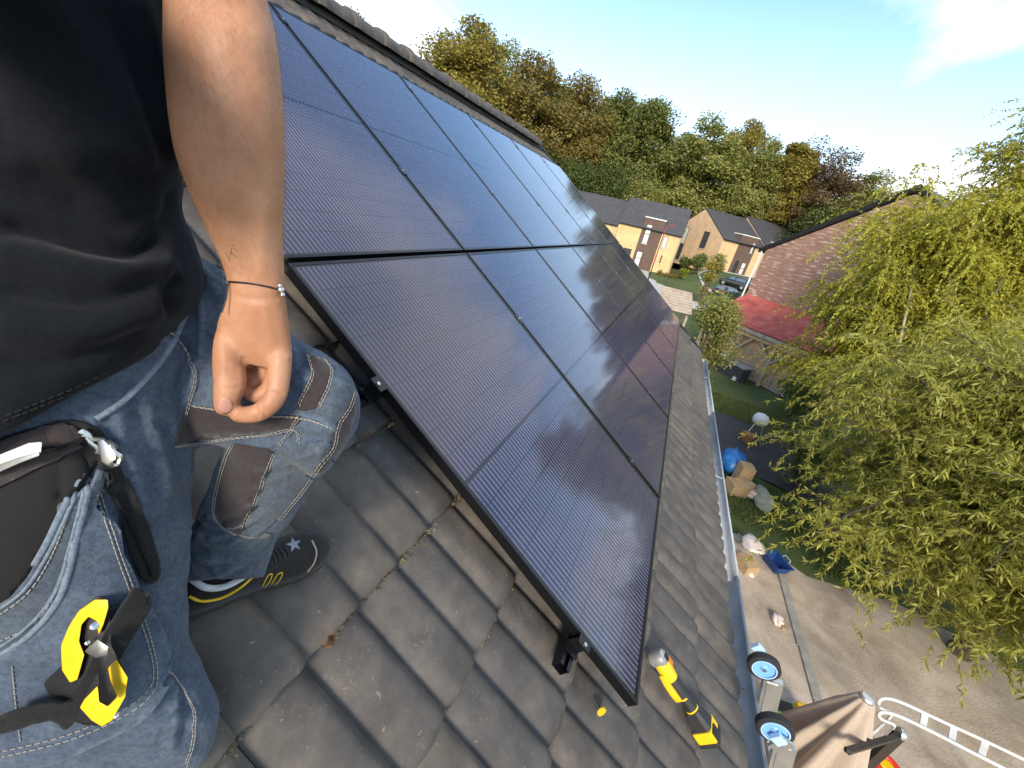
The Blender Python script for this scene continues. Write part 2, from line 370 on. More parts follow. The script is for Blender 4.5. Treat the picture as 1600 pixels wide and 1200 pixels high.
# roof tile: two waves wide, overlapping up the slope
GAUGE, TW, WV = 0.33, 0.30, 0.15
def wave(x):
    t = (x % WV) / WV; t = t ** 1.3; return -0.026 * abs(2 * t - 1) ** 3.8 - 0.003 * (1 - t)
def tile_mesh(seed):
    rr = random.Random(seed); o = MB(); nx_ = 24; rows = []; prof = [(-0.0, -0.024), (-0.0015, -0.006), (0.006, -0.0008), (0.03, 0.0), (0.17, -0.013), (0.40, -0.036)]
    for y, dz in prof:
        rows.append([(i / nx_ * (TW - 0.001) + 0.0005, y + (0.002 * math.sin(i * 0.9 + seed) if y < 0.02 else 0), wave(i / nx_ * (TW - 0.0006) + 0.0003) + dz) for i in range(nx_ + 1)])
    n = nx_ + 1; vs = [p for r in rows for p in r]; fs = [(a * n + i, a * n + i + 1, (a + 1) * n + i + 1, (a + 1) * n + i) for a in range(len(rows) - 1) for i in range(nx_)]
    o.add(vs, fs)
    for sx in (0, nx_):                                       # side edges
        m = len(o.v); a = rows[2][sx]; b = rows[-1][sx]; o.add([a, b, (b[0], b[1], b[2] - 0.012), (a[0], a[1], a[2] - 0.018)], [(0, 1, 2, 3)])
    return o.mesh('roof_tile', M['tile'], smooth=50, fix=False)
TM = [tile_mesh(s) for s in range(3)]
US = -0.385; n0 = math.floor((U0 - US) / TW); n1 = math.floor((U1 - US) / TW)
hid = MB(); count = 0; cand = []
for k in range(16):
    v = -0.82 + GAUGE * k
    for n in range(n0, n1 + 1):
        u = US + n * TW
        if u + 0.3 < -3.5: continue
        under = 0.35 < u and u < 6.75 and 0.22 < v < 3.05
        x, y = pix(RF(u + .15, v + .15, -.12)); infr = RF(u + .15, v + .15, -.12) - CAM
        vis = infr.dot(FWD) > 0.1 and -150 < x < 1750 and -120 < y < 1330
        cand.append((0 if (vis and not under) else 1, infr.length, u, v))
cand.sort(); parts = [c for c in cand if c[0] == 0][:298]; rest = [c for c in cand if c not in parts]
for q_, (fl, dd, u, v) in enumerate(parts):
    link('roof_tile', TM[q_ % 3], roof, (u, v, -0.108 + random.uniform(-.0015, .0025)), (random.uniform(-.003, .003), random.uniform(-.004, .004), random.uniform(-.003, .003)))
for fl, dd, u, v in rest:
    nx_ = 16
    vs = []
    for y, dz in ((0, -0.024), (0.003, 0), (0.36, -0.032)):
        vs += [(u + i / nx_ * 0.298, v + y, -0.108 + wave(i / nx_ * 0.298) + dz) for i in range(nx_ + 1)]
    hid.add(vs, [(a * 17 + i, a * 17 + i + 1, (a + 1) * 17 + i + 1, (a + 1) * 17 + i) for a in range(2) for i in range(nx_)])
tag(link('roof_tile_field', hid.mesh('roof_tile_field', M['tile'], smooth=50, fix=False), roof), kind='stuff')
# ridge
for k in range(29):
    u = -3.25 + k * 0.375; o = MB(); rg = []
    for s, dr in ((0, 0.0), (0.012, 0.012), (0.07, 0.014), (0.08, 0.0), (0.40, -0.012)):
        rg.append([(u + s, (0.128 + dr) * math.cos(a), (0.105 + dr) * math.sin(a)) for a in np.linspace(-0.12, math.pi + 0.12, 15)])
    inner = [[(p[0], p[1] * 0.86, p[2] * 0.86) for p in r] for r in (rg[0], rg[-1])]
    o.rings([inner[0]] + rg + [inner[1]], cap=False, close=False)
    if u + 0.4 > U1 + 0.06: continue
    hp(o, 'ridge_tile', M['tile'], smooth=45, loc=(0, RF(0, VR, -0.06).y, RF(0, VR, -0.06).z - 0.07 + random.uniform(-.004, .004)))
hp(MB().box(((U0 + U1) / 2, RF(0, VR, -0.12).y, RF(0, VR, -0.1).z - 0.06), (U1 - U0 - .1, 0.20, 0.07)), 'ridge_roll', M['black'])
# verge trim at the far gable
hp(MB().bar(RF(U1 - 0.01, -0.84, -0.165), RF(U1 - 0.01, VR - .02, -0.165), 0.03, 0.13, Vector((0, -SA, CA))), 'verge_board', M['dark_metal'])
# gutter
gp = RF(0, -0.888, -0.152); gy, gzz = gp.y, gp.z
g = MB(); rad = 0.066; prof = [(-rad - .002, 0.012)] + [(-rad * math.cos(a), -rad * math.sin(a)) for a in np.linspace(0, math.pi, 13)]
prof += [(rad + 0.008 * math.sin(a) , 0.008 - 0.008 * math.cos(a)) for a in np.linspace(0.3, 5.6, 8)]
prof = [(-p[0], p[1]) for p in prof]
for u0_, u1_ in ((U0, 1.62), (1.615, 4.6), (4.595, 7.28)):
    of = 0.0 if u0_ < 1 else (0.0015 if u0_ < 3 else 0.003)
    g2 = MB(); g2.rings([[(u, gy + p[0], gzz + p[1] + of) for p in prof] for u in (u0_, u1_)], cap=False, close=False)
    ob = hp(g2, 'gutter', M['zinc'], smooth=60, fix=False); sm = ob.modifiers.new('s', 'SOLIDIFY'); sm.thickness = 0.0018; sm.offset = 0
hp(MB().prism([(7.275, gy + p[0], gzz + p[1]) for p in prof[:14]], (0.003, 0, 0)), 'gutter_end_cap', M['zinc'])
for u in (2.9, 6.1):
    hp(MB().box((u, gy + 0.0, gzz + 0.004), (0.022, 2 * rad + 0.012, 0.004)), 'gutter_strap', M['zinc'])
for u in (1.62, 4.6):
    g2 = MB(); g2.rings([[(x, gy + p[0] * 1.04, gzz + p[1] * 1.04) for p in prof] for x in (u - .03, u + .03)], cap=False, close=False); hp(g2, 'gutter_joint', M['zinc'], smooth=60, fix=False)
hp(MB().box(((U0 + 7.25) / 2, gy + 0.085, gzz - 0.05), (7.25 - U0, 0.022, 0.2)), 'fascia', M['white'])
hp(MB().tube([(7.05, gy, gzz - .06), (7.05, gy, gzz - .2), (7.05, -0.52, gzz - .4), (7.05, -0.52, 0.1)], 0.04, 10), 'downpipe', M['zinc'], smooth=60)
# moss and grit in the joints
vs = []
def crumb(p, s):
    q_ = [Vector((random.uniform(-1, 1), random.uniform(-1, 1), random.uniform(-.6, .8))) * s for _ in range(4)]
    a, b, c, d = [p + x for x in q_]; return [(a, b, c), (a, c, d), (a, d, b), (b, d, c)]
tri = []
for k in range(0, 9):
    v = -0.82 + GAUGE * k
    for _ in range(1100 if 3 <= k <= 7 else 260):
        u = random.uniform(-1.6, 0.25) if k > 2 else random.uniform(-0.6, 3.5)
        if math.sin(u * 9 + k * 2.1) + math.sin(u * 23 + k) < -0.3: continue
        x_ = u - US; g_ = wave(x_) - 0.026
        tri += crumb(RF(u, v - abs(random.gauss(0, .0065)) - 0.004, -0.112 + g_ + random.uniform(-.002, .010)), random.uniform(.002, .0055))
for _ in range(14):
    u = random.choice([-.40, -.25, -.10, .05, -.55, -.7, -.85]) + random.uniform(-.01, .03); v = -0.82 + GAUGE * random.choice([4, 5, 5, 6, 3]) - 0.008
    c0 = RF(u, v, -0.132)
    for _ in range(16): tri += crumb(c0 + Vector((random.gauss(0, .011), random.gauss(0, .006), random.gauss(0, .003))), random.uniform(.003, .007))
for _ in range(900):
    u = random.uniform(0.3, 7.0); tri += crumb(Vector((u, gy + random.gauss(0.03, .02), gzz - 0.045 + random.random() * 0.02)), random.uniform(.004, .011))
o = link('moss_crumbs', quads('moss_crumbs', np.array([[tuple(p) for p in t_] for t_ in tri]), 3, M['moss'])); o['kind'] = 'stuff'; o['label'] = 'brown yellow moss and grit in the tile joints'
o.parent = house; o.matrix_parent_inverse = house.matrix_basis.inverted()

# ------------------------------------------------------------------ solar panels
PW, PH, GAP = 1.134, 1.718, 0.020
def panel_meshes():
    f = MB(); h = 0.035; fw = 0.011
    for sx in (-1, 1): f.box((sx * (PW / 2 - fw / 2), 0, -h / 2), (fw, PH, h))
    for sy in (-1, 1): f.box((0, sy * (PH / 2 - fw / 2), -h / 2), (PW - 2 * fw - .0004, fw, h))
    for sx in (-1, 1): f.box((sx * (PW / 2 - 0.020), 0, -h + 0.001), (0.028, PH - 0.03, 0.0016))
    g_ = MB().box((0, 0, -0.0045), (PW - 2 * fw, PH - 2 * fw, 0.005))
    return f.mesh('panel_frame', M['black_frame'], bevel=0.0007), g_.mesh('cell_sheet', M['cells'])
FMESH, GMESH = panel_meshes()
BS = MB().box((0, 0, 0), (0.16, 0.10, 0.02)).mesh('junction_box', M['black'])
ordn = ['nearest', 'second', 'third', 'fourth', 'fifth', 'farthest']
for r_ in range(2):
    for c_ in range(6):
        loc = RF(c_ * (PW + GAP) + PW / 2, r_ * (PH + GAP) + PH / 2, 0)
        lab = f'black solar panel, {ordn[c_]} of the six in the {"lower row by the gutter" if r_ == 0 else "upper row under the ridge"}'
        p = empty('solar_panel', loc, lab, 'solar panel', 'solar panels on the roof', (PITCH + random.uniform(-.0008, .0008), random.uniform(-.0008, .0008), 0))
        link('panel_frame', FMESH, p); link('cell_sheet', GMESH, p); link('junction_box', BS, p, (0, 0.1, -0.02))
# rails with clamps
def rail(v, lab, over):
    e = empty('mounting_rail', RF(0, v, -0.07), lab, 'rail', 'mounting rails under the panels', (PITCH, 0, 0))
    L = 6.95; s = MB()
    for (y, z, dy_, dz_) in ((-.019, 0, .004, .038), (.019, 0, .004, .038), (0, -.017, .038, .004), (-.013, .0175, .010, .003), (.013, .0175, .010, .003)):
        s.box(((L - over) / 2 - .0, y, z), (L + over, dy_, dz_))
    s.build('rail_profile', M['black_frame'], e)
    c = MB(); c.box((-0.016, 0, 0.0728), (0.034, 0.05, 0.004)); c.box((-0.0155, 0, 0.046), (0.004, 0.05, 0.052)); c.box((-0.030, 0, 0.026), (0.03, 0.05, 0.004)); c.build('end_clamp', M['black_frame'], e, bevel=.0008)
    MB().lathe([(0.0065, 0), (0.0065, 0.006), (0.004, 0.007)], (-0.024, 0, 0.0748), n=10).build('bolt', M['steel'], e)
    for k in range(1, 6):
        x = k * (PW + GAP) - GAP / 2
        MB().box((x, 0, 0.0728), (0.036, 0.05, 0.003)).build('mid_clamp', M['black_frame'], e, bevel=.0006)
        MB().lathe([(0.0065, 0), (0.0065, 0.006)], (x, 0, 0.0743), n=10).build('bolt', M['steel'], e)
    for k in range(6):
        MB().box((0.35 + k * 1.2, -0.03, -0.035), (0.035, 0.10, 0.03)).build('roof_hook', M['steel'], e)
rail(0.262, 'lowest black mounting rail, end clamp near the grinder', 0.085)
rail(1.258, 'black mounting rail ending beside the bent knee', 0.085)
rail(2.28, 'black mounting rail under the lower half of the upper panel row', 0.05)
rail(3.32, 'topmost black mounting rail near the ridge', 0.05)
# ------------------------------------------------------------------ far houses
def brick_mat(name, c1, c2, mortar, bw=0.22, bh=0.065, white=0.0):
    m, t, b = nt(name); c = t.nodes.new('ShaderNodeTexCoord'); s = t.nodes.new('ShaderNodeSeparateXYZ'); t.links.new(c.outputs['Object'], s.inputs[0])
    k = t.nodes.new('ShaderNodeCombineXYZ'); t.links.new(mth(t, 'ADD', s.outputs[0], s.outputs[1]), k.inputs[0]); t.links.new(s.outputs[2], k.inputs[1])
    br = t.nodes.new('ShaderNodeTexBrick'); t.links.new(k.outputs[0], br.inputs['Vector']); br.inputs['Scale'].default_value = 1.0
    br.inputs['Brick Width'].default_value = bw; br.inputs['Row Height'].default_value = bh; br.inputs['Mortar Size'].default_value = 0.008
    br.inputs['Color1'].default_value = (*c1, 1); br.inputs['Color2'].default_value = (*c2, 1); br.inputs['Mortar'].default_value = (*mortar, 1)
    cc = br.outputs['Color']
    if white:
        q = t.nodes.new('ShaderNodeVectorMath'); q.operation = 'MULTIPLY'; t.links.new(k.outputs[0], q.inputs[0]); q.inputs[1].default_value = (1 / bw * 0.55, 1 / bh * 0.95, 1)
        w = ramp(t, noise(t, q.outputs[0], 1.3, 0, 0.5), [(0.62, (0, 0, 0)), (0.66, (1, 1, 1))])
        lo = ramp(t, noise(t, k.outputs[0], 0.35, 3), [(0.35, (0.2,) * 3), (0.65, (1.0,) * 3)])
        cc = mixrgb(t, mth(t, 'MULTIPLY', mth(t, 'MULTIPLY', w, lo), white), cc, (0.62, 0.50, 0.42))
    cc = mixrgb(t, 1.0, cc, ramp(t, noise(t, c.outputs['Object'], 0.8, 5), [(0.3, (0.85,) * 3), (0.7, (1.1,) * 3)]), 'MULTIPLY')
    t.links.new(cc, b.inputs['Base Color']); b.inputs['Roughness'].default_value = 0.92; bump(t, b, br.outputs['Fac'], -0.5, 0.01)
    return m
M['ybrick'] = brick_mat('yellow_brick', (0.62, 0.42, 0.19), (0.68, 0.47, 0.23), (0.55, 0.42, 0.25))
M['pbrick'] = brick_mat('buff_brick', (0.60, 0.39, 0.22), (0.67, 0.45, 0.26), (0.56, 0.42, 0.29))
M['bbrick'] = brick_mat('brown_brick', (0.115, 0.070, 0.052), (0.15, 0.09, 0.065), (0.10, 0.075, 0.06))
M['rbrick'] = brick_mat('red_brown_brick', (0.24, 0.125, 0.092), (0.33, 0.18, 0.125), (0.27, 0.21, 0.18), 0.36, 0.115, 0.85)
def slate_mat():
    m, t, b = nt('dark_flat_tiles'); c = coords(t); s = t.nodes.new('ShaderNodeSeparateXYZ'); t.links.new(c, s.inputs[0])
    f = mth(t, 'FRACT', mth(t, 'MULTIPLY', s.outputs[1], 3.0)); f2 = ramp(t, f, [(0.0, (0.55,) * 3), (0.12, (1.0,) * 3)])
    t.links.new(mixrgb(t, 1.0, ramp(t, noise(t, c, 1.5, 5), [(0.3, (0.048, 0.048, 0.052)), (0.7, (0.07, 0.07, 0.074))]), f2, 'MULTIPLY'), b.inputs['Base Color']); b.inputs['Roughness'].default_value = 0.7
    return m
M['slate'] = slate_mat()
M['pane'] = mat('window_glass', (0.06, 0.07, 0.08), 0.06, 0.2, 2, spec=1.0)
M['blind'] = mat('pale_blind', (0.62, 0.62, 0.58), 0.5, 0.08, 3)
M['darkframe'] = mat('dark_window_frame', (0.03, 0.028, 0.028), 0.5)
class Fr:                                                     # house frame: s along, d depth, z up
    def __init__(s, o, es, ed): s.o = Vector((o[0], o[1], 0)); s.es = Vector((*es, 0)).normalized(); s.ed = Vector((*ed, 0)).normalized(); s.a = math.atan2(s.es.y, s.es.x)
    def __call__(s, a, d, z): return s.o + s.es * a + s.ed * d + Vector((0, 0, z))
def in_frame(mb, name, m, root, **k):
    o = mb.build(name, m, **k); o.parent = root; return o
def slab(root, name, m, a0, a1, d0, d1, z0, z1, **k):         # local box in root axes (x along, y depth)
    return in_frame(MB().box(((a0 + a1) / 2, (d0 + d1) / 2, (z0 + z1) / 2), (abs(a1 - a0), abs(d1 - d0), abs(z1 - z0))), name, m, root, **k)
def window(root, a0, a1, z0, z1, d=0.0, split=None, fill='blind', lowfill=None, axis='x', sgn=1):
    """window on plane depth d; axis x: facade along x facing -y; axis y: gable along y facing -x"""
    fw = 0.07
    def bx(p0, p1, q0, q1, t0, t1):
        if axis == 'x': return MB().box(((p0 + p1) / 2, d + sgn * (t0 + t1) / 2, (q0 + q1) / 2), (p1 - p0, abs(t1 - t0), q1 - q0))
        return MB().box((d + sgn * (t0 + t1) / 2, (p0 + p1) / 2, (q0 + q1) / 2), (abs(t1 - t0), p1 - p0, q1 - q0))
    fr = MB()
    for p in ((a0, a0 + fw, z0, z1), (a1 - fw, a1, z0, z1), (a0 + fw, a1 - fw, z0, z0 + fw), (a0 + fw, a1 - fw, z1 - fw, z1)):
        q = bx(*p, -0.06, 0.03); fr.add(q.v, q.f)
    if split: q = bx(a0 + fw, a1 - fw, split - .04, split + .04, -0.06, 0.03); fr.add(q.v, q.f)
    w = fr.build('window', M['darkframe']); w.parent = root
    zs = [z0 + fw, split - .04, split + .04, z1 - fw] if split else [z0 + fw, z1 - fw]
    for i in range(0, len(zs), 2):
        g = bx(a0 + fw, a1 - fw, zs[i], zs[i + 1], -0.025, -0.005).build('pane', M[lowfill if (lowfill and i == 0 and split) else fill]); g.parent = w
    g = bx(a0 - .05, a1 + .05, z0 - .09, z0 - .005, -0.14, 0.0).build('sill', M['white']); g.parent = w
    return w
def gable_roof(root, a0, a1, dd, ze, zr_, over=0.25, rname='roof', split_d=None, th=0.22):
    h = split_d or dd / 2; rf = MB(); sl = (zr_ - ze) / h
    rf.prism([(a0 - .06, -over, ze - over * sl), (a1 + .06, -over, ze - over * sl), (a1 + .06, h, zr_), (a0 - .06, h, zr_)], (0, 0, th))
    o = in_frame(rf, rname, M['slate'], root); r2 = MB(); sl2 = (zr_ - ze) / (dd - h)
    r2.prism([(a0 - .06, h + .002, zr_), (a1 + .06, h + .002, zr_), (a1 + .06, dd + over, ze - over * sl2), (a0 - .06, dd + over, ze - over * sl2)], (0, 0, th)); in_frame(r2, rname, M['slate'], root)
    e = MB().bar((a0, -over - .06, ze - over * sl + .1), (a1, -over - .06, ze - over * sl + .1), 0.12, 0.12).build('gutter', M['dark_metal']); e.parent = root
    return o
# house 1: facade faces the camera (-X); local x runs along +Y
def far_house_one():
    r = empty('terraced_house', (74.4, 1.5, 0), 'yellow brick house with brown brick bay left of the red street lamp', 'house', 'new houses below the wood', (0, 0, R(90)))
    # local: x = +Y world, y = -X world -> depth must be -y; use depth d negative
    r.scale = (1, -1, 1)                                     # mirror so that +y is depth (+X)
    W, Dp, ze, zr_ = 10.3, 9.0, 6.5, 10.5
    in_frame(MB().prism([(0, 0, -.4), (0, Dp, -.4), (0, Dp, ze), (0, Dp / 2, zr_), (0, 0, ze)], (0.3, 0, 0)), 'gable_wall', M['ybrick'], r)
    slab(r, 'wall', M['ybrick'], 0.3, 3.05, 0, 0.3, -.4, ze); slab(r, 'wall', M['ybrick'], 6.4, W, 0, 0.3, -.4, ze)
    slab(r, 'brick_bay', M['bbrick'], 3.05, 6.4, -0.05, 4.0, -.4, 8.05)
    slab(r, 'bay_flashing', M['white'], 3.0, 6.45, -0.1, 4.0, 8.05, 8.2)
    gable_roof(r, 0, W, Dp, ze, zr_)
    window(r, 4.9, 5.8, 4.1, 7.1, -0.05, 5.6); window(r, 5.05, 6.0, 0.5, 2.75, -0.05, 1.7); window(r, 1.9, 2.6, 4.1, 5.9); window(r, 1.85, 2.05, 1.66, 2.98, fill='pane')
    slab(r, 'garage_door', M['darkframe'], 6.95, 8.3, -.02, 0.02, 0, 2.75)
    o = MB().tube([(0.15, -.12, 6.3), (0.15, -.12, 0)], 0.05, 8).build('downpipe', M['alu']); o.parent = r
    r2 = empty('terraced_house', (74.6, 11.9, 0), 'yellow brick house with lower roof, at the panel edge', 'house', 'new houses below the wood', (0, 0, R(90))); r2.scale = (1, -1, 1)
    slab(r2, 'wall', M['ybrick'], 0, 10, 0, 0.3, -.4, 5.9); gable_roof(r2, 0.07, 10, Dp, 5.9, 9.8)
    in_frame(MB().prism([(10, 0, -.4), (10, Dp, -.4), (10, Dp, 5.9), (10, Dp / 2, 9.8), (10, 0, 5.9)], (-0.3, 0, 0)), 'gable_wall', M['ybrick'], r2)
    window(r2, 3, 4, 1, 3); window(r2, 5.5, 6.4, 3.6, 5.2)
    o = MB().tube([(0.35, -.12, 5.7), (0.35, -.12, 0)], 0.05, 8).build('downpipe', M['alu']); o.parent = r2
far_house_one()
def far_house_two():
    ef, eg = Vector((.65, -.76, 0)), Vector((.76, .65, 0)); a = math.atan2(ef.y, ef.x)
    r = empty('gabled_house', (81.4, -5.0, 0), 'buff gabled house with brown brick bay behind the two parked cars', 'house', 'new houses below the wood', (0, 0, a))
    W, Dp, z0, ze, zr_ = 9.9, 13.2, 1.6, 7.6, 11.8
    in_frame(MB().prism([(0, 0, z0), (0, Dp, z0), (0, Dp, ze), (0, 6.7, zr_), (0, 0, ze)], (0.3, 0, 0)), 'gable_wall', M['pbrick'], r)
    slab(r, 'wall', M['ybrick'], 0.3, 3.7, 0.0, 0.3, z0, ze); slab(r, 'wall', M['ybrick'], 7.75, W, 0.0, 0.3, z0, ze)
    slab(r, 'brick_bay', M['bbrick'], 3.7, 7.75, -0.05, 4.0, z0, 8.9); slab(r, 'bay_flashing', M['white'], 3.6, 7.85, -0.1, 4.0, 8.9, 9.05)
    gable_roof(r, 0, W, Dp, ze, zr_, split_d=6.7)
    window(r, 9.0, 10.3, 2.3, 8.3, 0.0, 5.3, 'blind', 'pane', 'y'); window(r, 3.5, 4.9, 5.3, 8.2, 0.0, 6.6, 'pane', 'pane', 'y')
    window(r, 1.3, 2.25, 2.9, 4.3); window(r, 6.65, 7.25, 6.4, 8.1, -0.05)
    window(r, 6.1, 7.1, 2.55, 4.6, -0.05, 3.6); slab(r, 'door', M['darkframe'], 4.5, 5.4, -0.08, -0.05, 2.4, 4.7)
    for x in (9.3, 9.75): o = MB().tube([(x, -.12, 7.3), (x, -.12, 2)], 0.06, 8).build('downpipe', M['white']); o.parent = r
    q = Vector((81.4, -5.0, 0)) + ef * 9.95
    r2 = empty('gabled_house', q, 'house with dark grey roof partly behind the brick gable wall', 'house', 'new houses below the wood', (0, 0, a))
    slab(r2, 'wall', M['ybrick'], 0, 10, 0.1, 0.4, z0, ze); gable_roof(r2, 0.07, 10.2, Dp, 7.9, 12.3, split_d=6.7)
    slab(r2, 'brick_bay', M['bbrick'], 2.2, 6.0, -0.05, 4.0, z0, 8.9); slab(r2, 'bay_flashing', M['white'], 2.1, 6.1, -0.1, 4.0, 8.9, 9.05)
    in_frame(MB().prism([(0.02, 0.1, z0), (0.02, Dp, z0), (0.02, Dp, 7.9), (0.02, 6.7, 12.2), (0.02, 0.1, 7.9)], (0.2, 0, 0)), 'gable_wall', M['pbrick'], r2)
    window(r2, 7, 8, 4, 6)
far_house_two()

# ------------------------------------------------------------------ brick neighbour and carport
CF = Fr((26.0, -2.1), (-.66, -.75), (.75, -.66))
ang = CF.a
bh = empty('brick_house', CF(0, 3.05, 0), 'red brown brick gable wall with dark verge behind the red carport roof', 'house', None, (0, 0, ang))
# local x along the wall (-.66,-.75); local y = rot90 of x = (.75,-.66) -> away from the camera
in_frame(MB().prism([(-.15, 0, 0), (11.2, 0, 0), (11.2, 0, 6.5), (5.5, 0, 10.2), (-.15, 0, 6.6)], (0, 0.3, 0)), 'gable_wall', M['rbrick'], bh)
for (a0, z0, a1, z1) in ((-.5, 6.42, 5.5, 10.36), (5.5, 10.36, 11.6, 6.4)):
    in_frame(MB().prism([(a0, -.12, z0), (a1, -.12, z1), (a1, -.12, z1 + .2), (a0, -.12, z0 + .2)], (0, 9.0, 0)), 'roof', M['slate'], bh)
    in_frame(MB().prism([(a0, -.16, z0 + .02), (a1, -.16, z1 + .02), (a1, -.16, z1 + .21), (a0, -.16, z0 + .21)], (0, 0.04, 0)), 'verge_board', M['dark_metal'], bh)
in_frame(MB().box((0, 4.7, 3.2), (0.3, 8.6, 6.4)), 'wall', M['rbrick'], bh)
in_frame(MB().box((11.0, 4.7, 3.2), (0.3, 8.6, 6.4)), 'wall', M['rbrick'], bh)
in_frame(MB().tube([(-.3, -.1, 6.5), (-.3, -.1, 0)], .05, 8), 'downpipe', M['white'], bh)
in_frame(MB().tube([(-.55, 0.3, 6.5), (-.55, 0.3, 0)], .05, 8), 'downpipe', M['white'], bh)
def red_mat():
    m, t, b = nt('red_roof_felt'); v = coords(t); s = t.nodes.new('ShaderNodeSeparateXYZ'); t.links.new(v, s.inputs[0])
    st_ = ramp(t, mth(t, 'FRACT', mth(t, 'MULTIPLY', s.outputs[1], 3.6)), [(0.0, (0.7,) * 3), (0.15, (1.0,) * 3)])
    c = ramp(t, noise(t, v, 1.6, 7, 0.65), [(0.3, (0.28, 0.055, 0.045)), (0.5, (0.46, 0.095, 0.070)), (0.7, (0.54, 0.17, 0.12))])
    t.links.new(mixrgb(t, 1.0, c, st_, 'MULTIPLY'), b.inputs['Base Color']); b.inputs['Roughness'].default_value = 0.85; bump(t, b, noise(t, v, 50, 3), 0.3, 0.01); return m
M['redroof'] = red_mat()
cp = empty('carport', CF(0, 0, 0), 'open timber carport with red felt lean-to roof and braced posts', 'carport', None, (0, 0, ang))
in_frame(MB().prism([(-.1, 0, 2.62), (7.6, 0, 2.62), (7.6, 3.0, 3.96), (0.0, 3.0, 3.96)], (0, 0, 0.05)), 'roof', M['redroof'], cp)
for k in range(4): in_frame(MB().box((0.95 + k * 1.9 - .0, -0.03, 2.5), (1.885, 0.035, 0.19)), 'fascia_board', M['oldwood'], cp, bevel=.005)
in_frame(MB().box((3.75, 0.15, 2.27), (7.5, 0.12, 0.2)), 'beam', M['wood'], cp, bevel=.006)
for a in (0.25, 2.4, 4.5, 6.6):
    in_frame(MB().bar((a, 0.15, 0), (a, 0.15, 2.17), 0.14, 0.14), 'post', M['oldwood'], cp, bevel=.006)
    for s in (-1, 1):
        if a < 1 and s < 0: continue
        in_frame(MB().bar((a + s * .06, 0.15, 1.35), (a + s * .78, 0.15, 2.16), 0.10, 0.11), 'brace', M['oldwood'], cp, bevel=.005)
pm = MB().box((0, 0, 0), (2.55, 0.03, 0.136)).mesh('plank', M['wood'], bevel=.004)
pm2 = MB().box((0, 0, 0), (2.55, 0.03, 0.136)).mesh('plank', M['oldwood'], bevel=.004)
for k in range(16):
    for j in range(3):
        o = link('plank', pm2 if (k < 5 and random.random() < .6) or random.random() < .12 else pm, cp, (1.1 + j * 2.57 + random.uniform(-.01, .01), 0.34 + random.uniform(-.008, .008), 0.12 + k * 0.148))
        o.rotation_euler = (random.uniform(-.03, .03), random.uniform(-.002, .002), 0)
in_frame(MB().box((3.7, .40, 1.25), (7.6, .05, 2.5)), 'back_panel', M['black'], cp)
in_frame(MB().prism([(-.05, .1, 2.3), (-.05, 3.0, 2.3), (-.05, 3.0, 3.95), (-.05, .1, 2.61)], (0.05, 0, 0)), 'side_panel', M['oldwood'], cp)
lw = empty('garden_wall', (24.0, -3.7, 0), 'low dark grey block wall in front of the carport', 'wall', None, (0, 0, R(42)))
slab(lw, 'block_wall', M['tarp'], -1.6, 1.3, -.3, .3, 0, .75); slab(lw, 'coping', M['concrete'], -1.65, 1.35, -.36, .36, .752, .84)
o = MB().lathe([(.16, 0), (.18, .05), (.17, .06), (.13, .02)], (24.0, -3.55, .842), n=14).build('bowl', M['white'], smooth=50); tag(o, 'pale round bowl on the low garden wall', 'bowl')
o = MB(); o.box((0, 0, .02), (.34, .2, .04)); o.box((0, 0, .12), (.3, .16, .14)); o.lathe([(.07, .18), (.05, .26), (.02, .28)], (.02, 0, 0), n=10); ob = o.build('white_bag', M['white'], bevel=.03, loc=(22.9, -4.35, 0), smooth=60); tag(ob, 'small white bag on the grass below the low wall', 'bag')
# yellow garden chair by the shrub
ch = empty('garden_chair', (25.3, -2.9, 0), 'yellow garden chair half hidden by the shrub', 'chair', None, (0, 0, R(200)))
M['lemon'] = mat('lemon_paint', (0.62, 0.60, 0.12), 0.5)
slab(ch, 'seat', M['lemon'], -.25, .25, -.25, .25, .62, .67, bevel=.01); slab(ch, 'backrest', M['lemon'], -.25, .25, .2, .25, .68, 1.2, bevel=.01)
for x in (-.21, .21):
    for y in (-.21, .21): in_frame(MB().tube([(x, y, 0), (x * .9, y * .9, .62)], .02, 6), 'leg', M['lemon'], ch)
# weathered shelter roof beyond our gable
sh = empty('timber_shelter', (23.3, -0.15, 0), 'small shelter with weathered plank roof beyond our gable', 'shelter', None, (0, 0, R(-80)))
for k in range(8):
    in_frame(MB().box((0, 0, 0), (1.7, .205, .03)), 'roof_plank', M['oldwood'], sh, loc=(random.uniform(-.02, .02), -.75 + k * .215, 3.55 - abs(k - 7) * .115), rot=(R(29) + random.uniform(-.02, .02), 0, 0))
for x in (-.7, .7):
    for y in (-.6, .6): in_frame(MB().bar((x, y, 0), (x, y, 2.7 if y < 0 else 3.35), .12, .12), 'post', M['oldwood'], sh)
# white house at the right edge
wh = empty('white_house', (35.5, -19.2, 0), 'white house corner with dark eave behind the birch at the right edge', 'house', None, (0, 0, R(35)))
slab(wh, 'wall', M['white'], -1, 7, -8, -.02, 0, 8.6); in_frame(MB().prism([(-1.5, -8.4, 8.62), (7.5, -8.4, 8.62), (7.5, .5, 8.62), (-1.5, .5, 8.62)], (0, 0, .3)), 'eave', M['dark_metal'], wh)
in_frame(MB().prism([(-1.5, -8.4, 8.95), (-1.5, .5, 8.95), (-1.5, -4, 12)], (9, 0, 0)), 'roof', M['slate'], wh); window(wh, 1, 2.4, 5, 7, -8.0); window(wh, -6, -5, 5, 7, -1.0, axis='y')
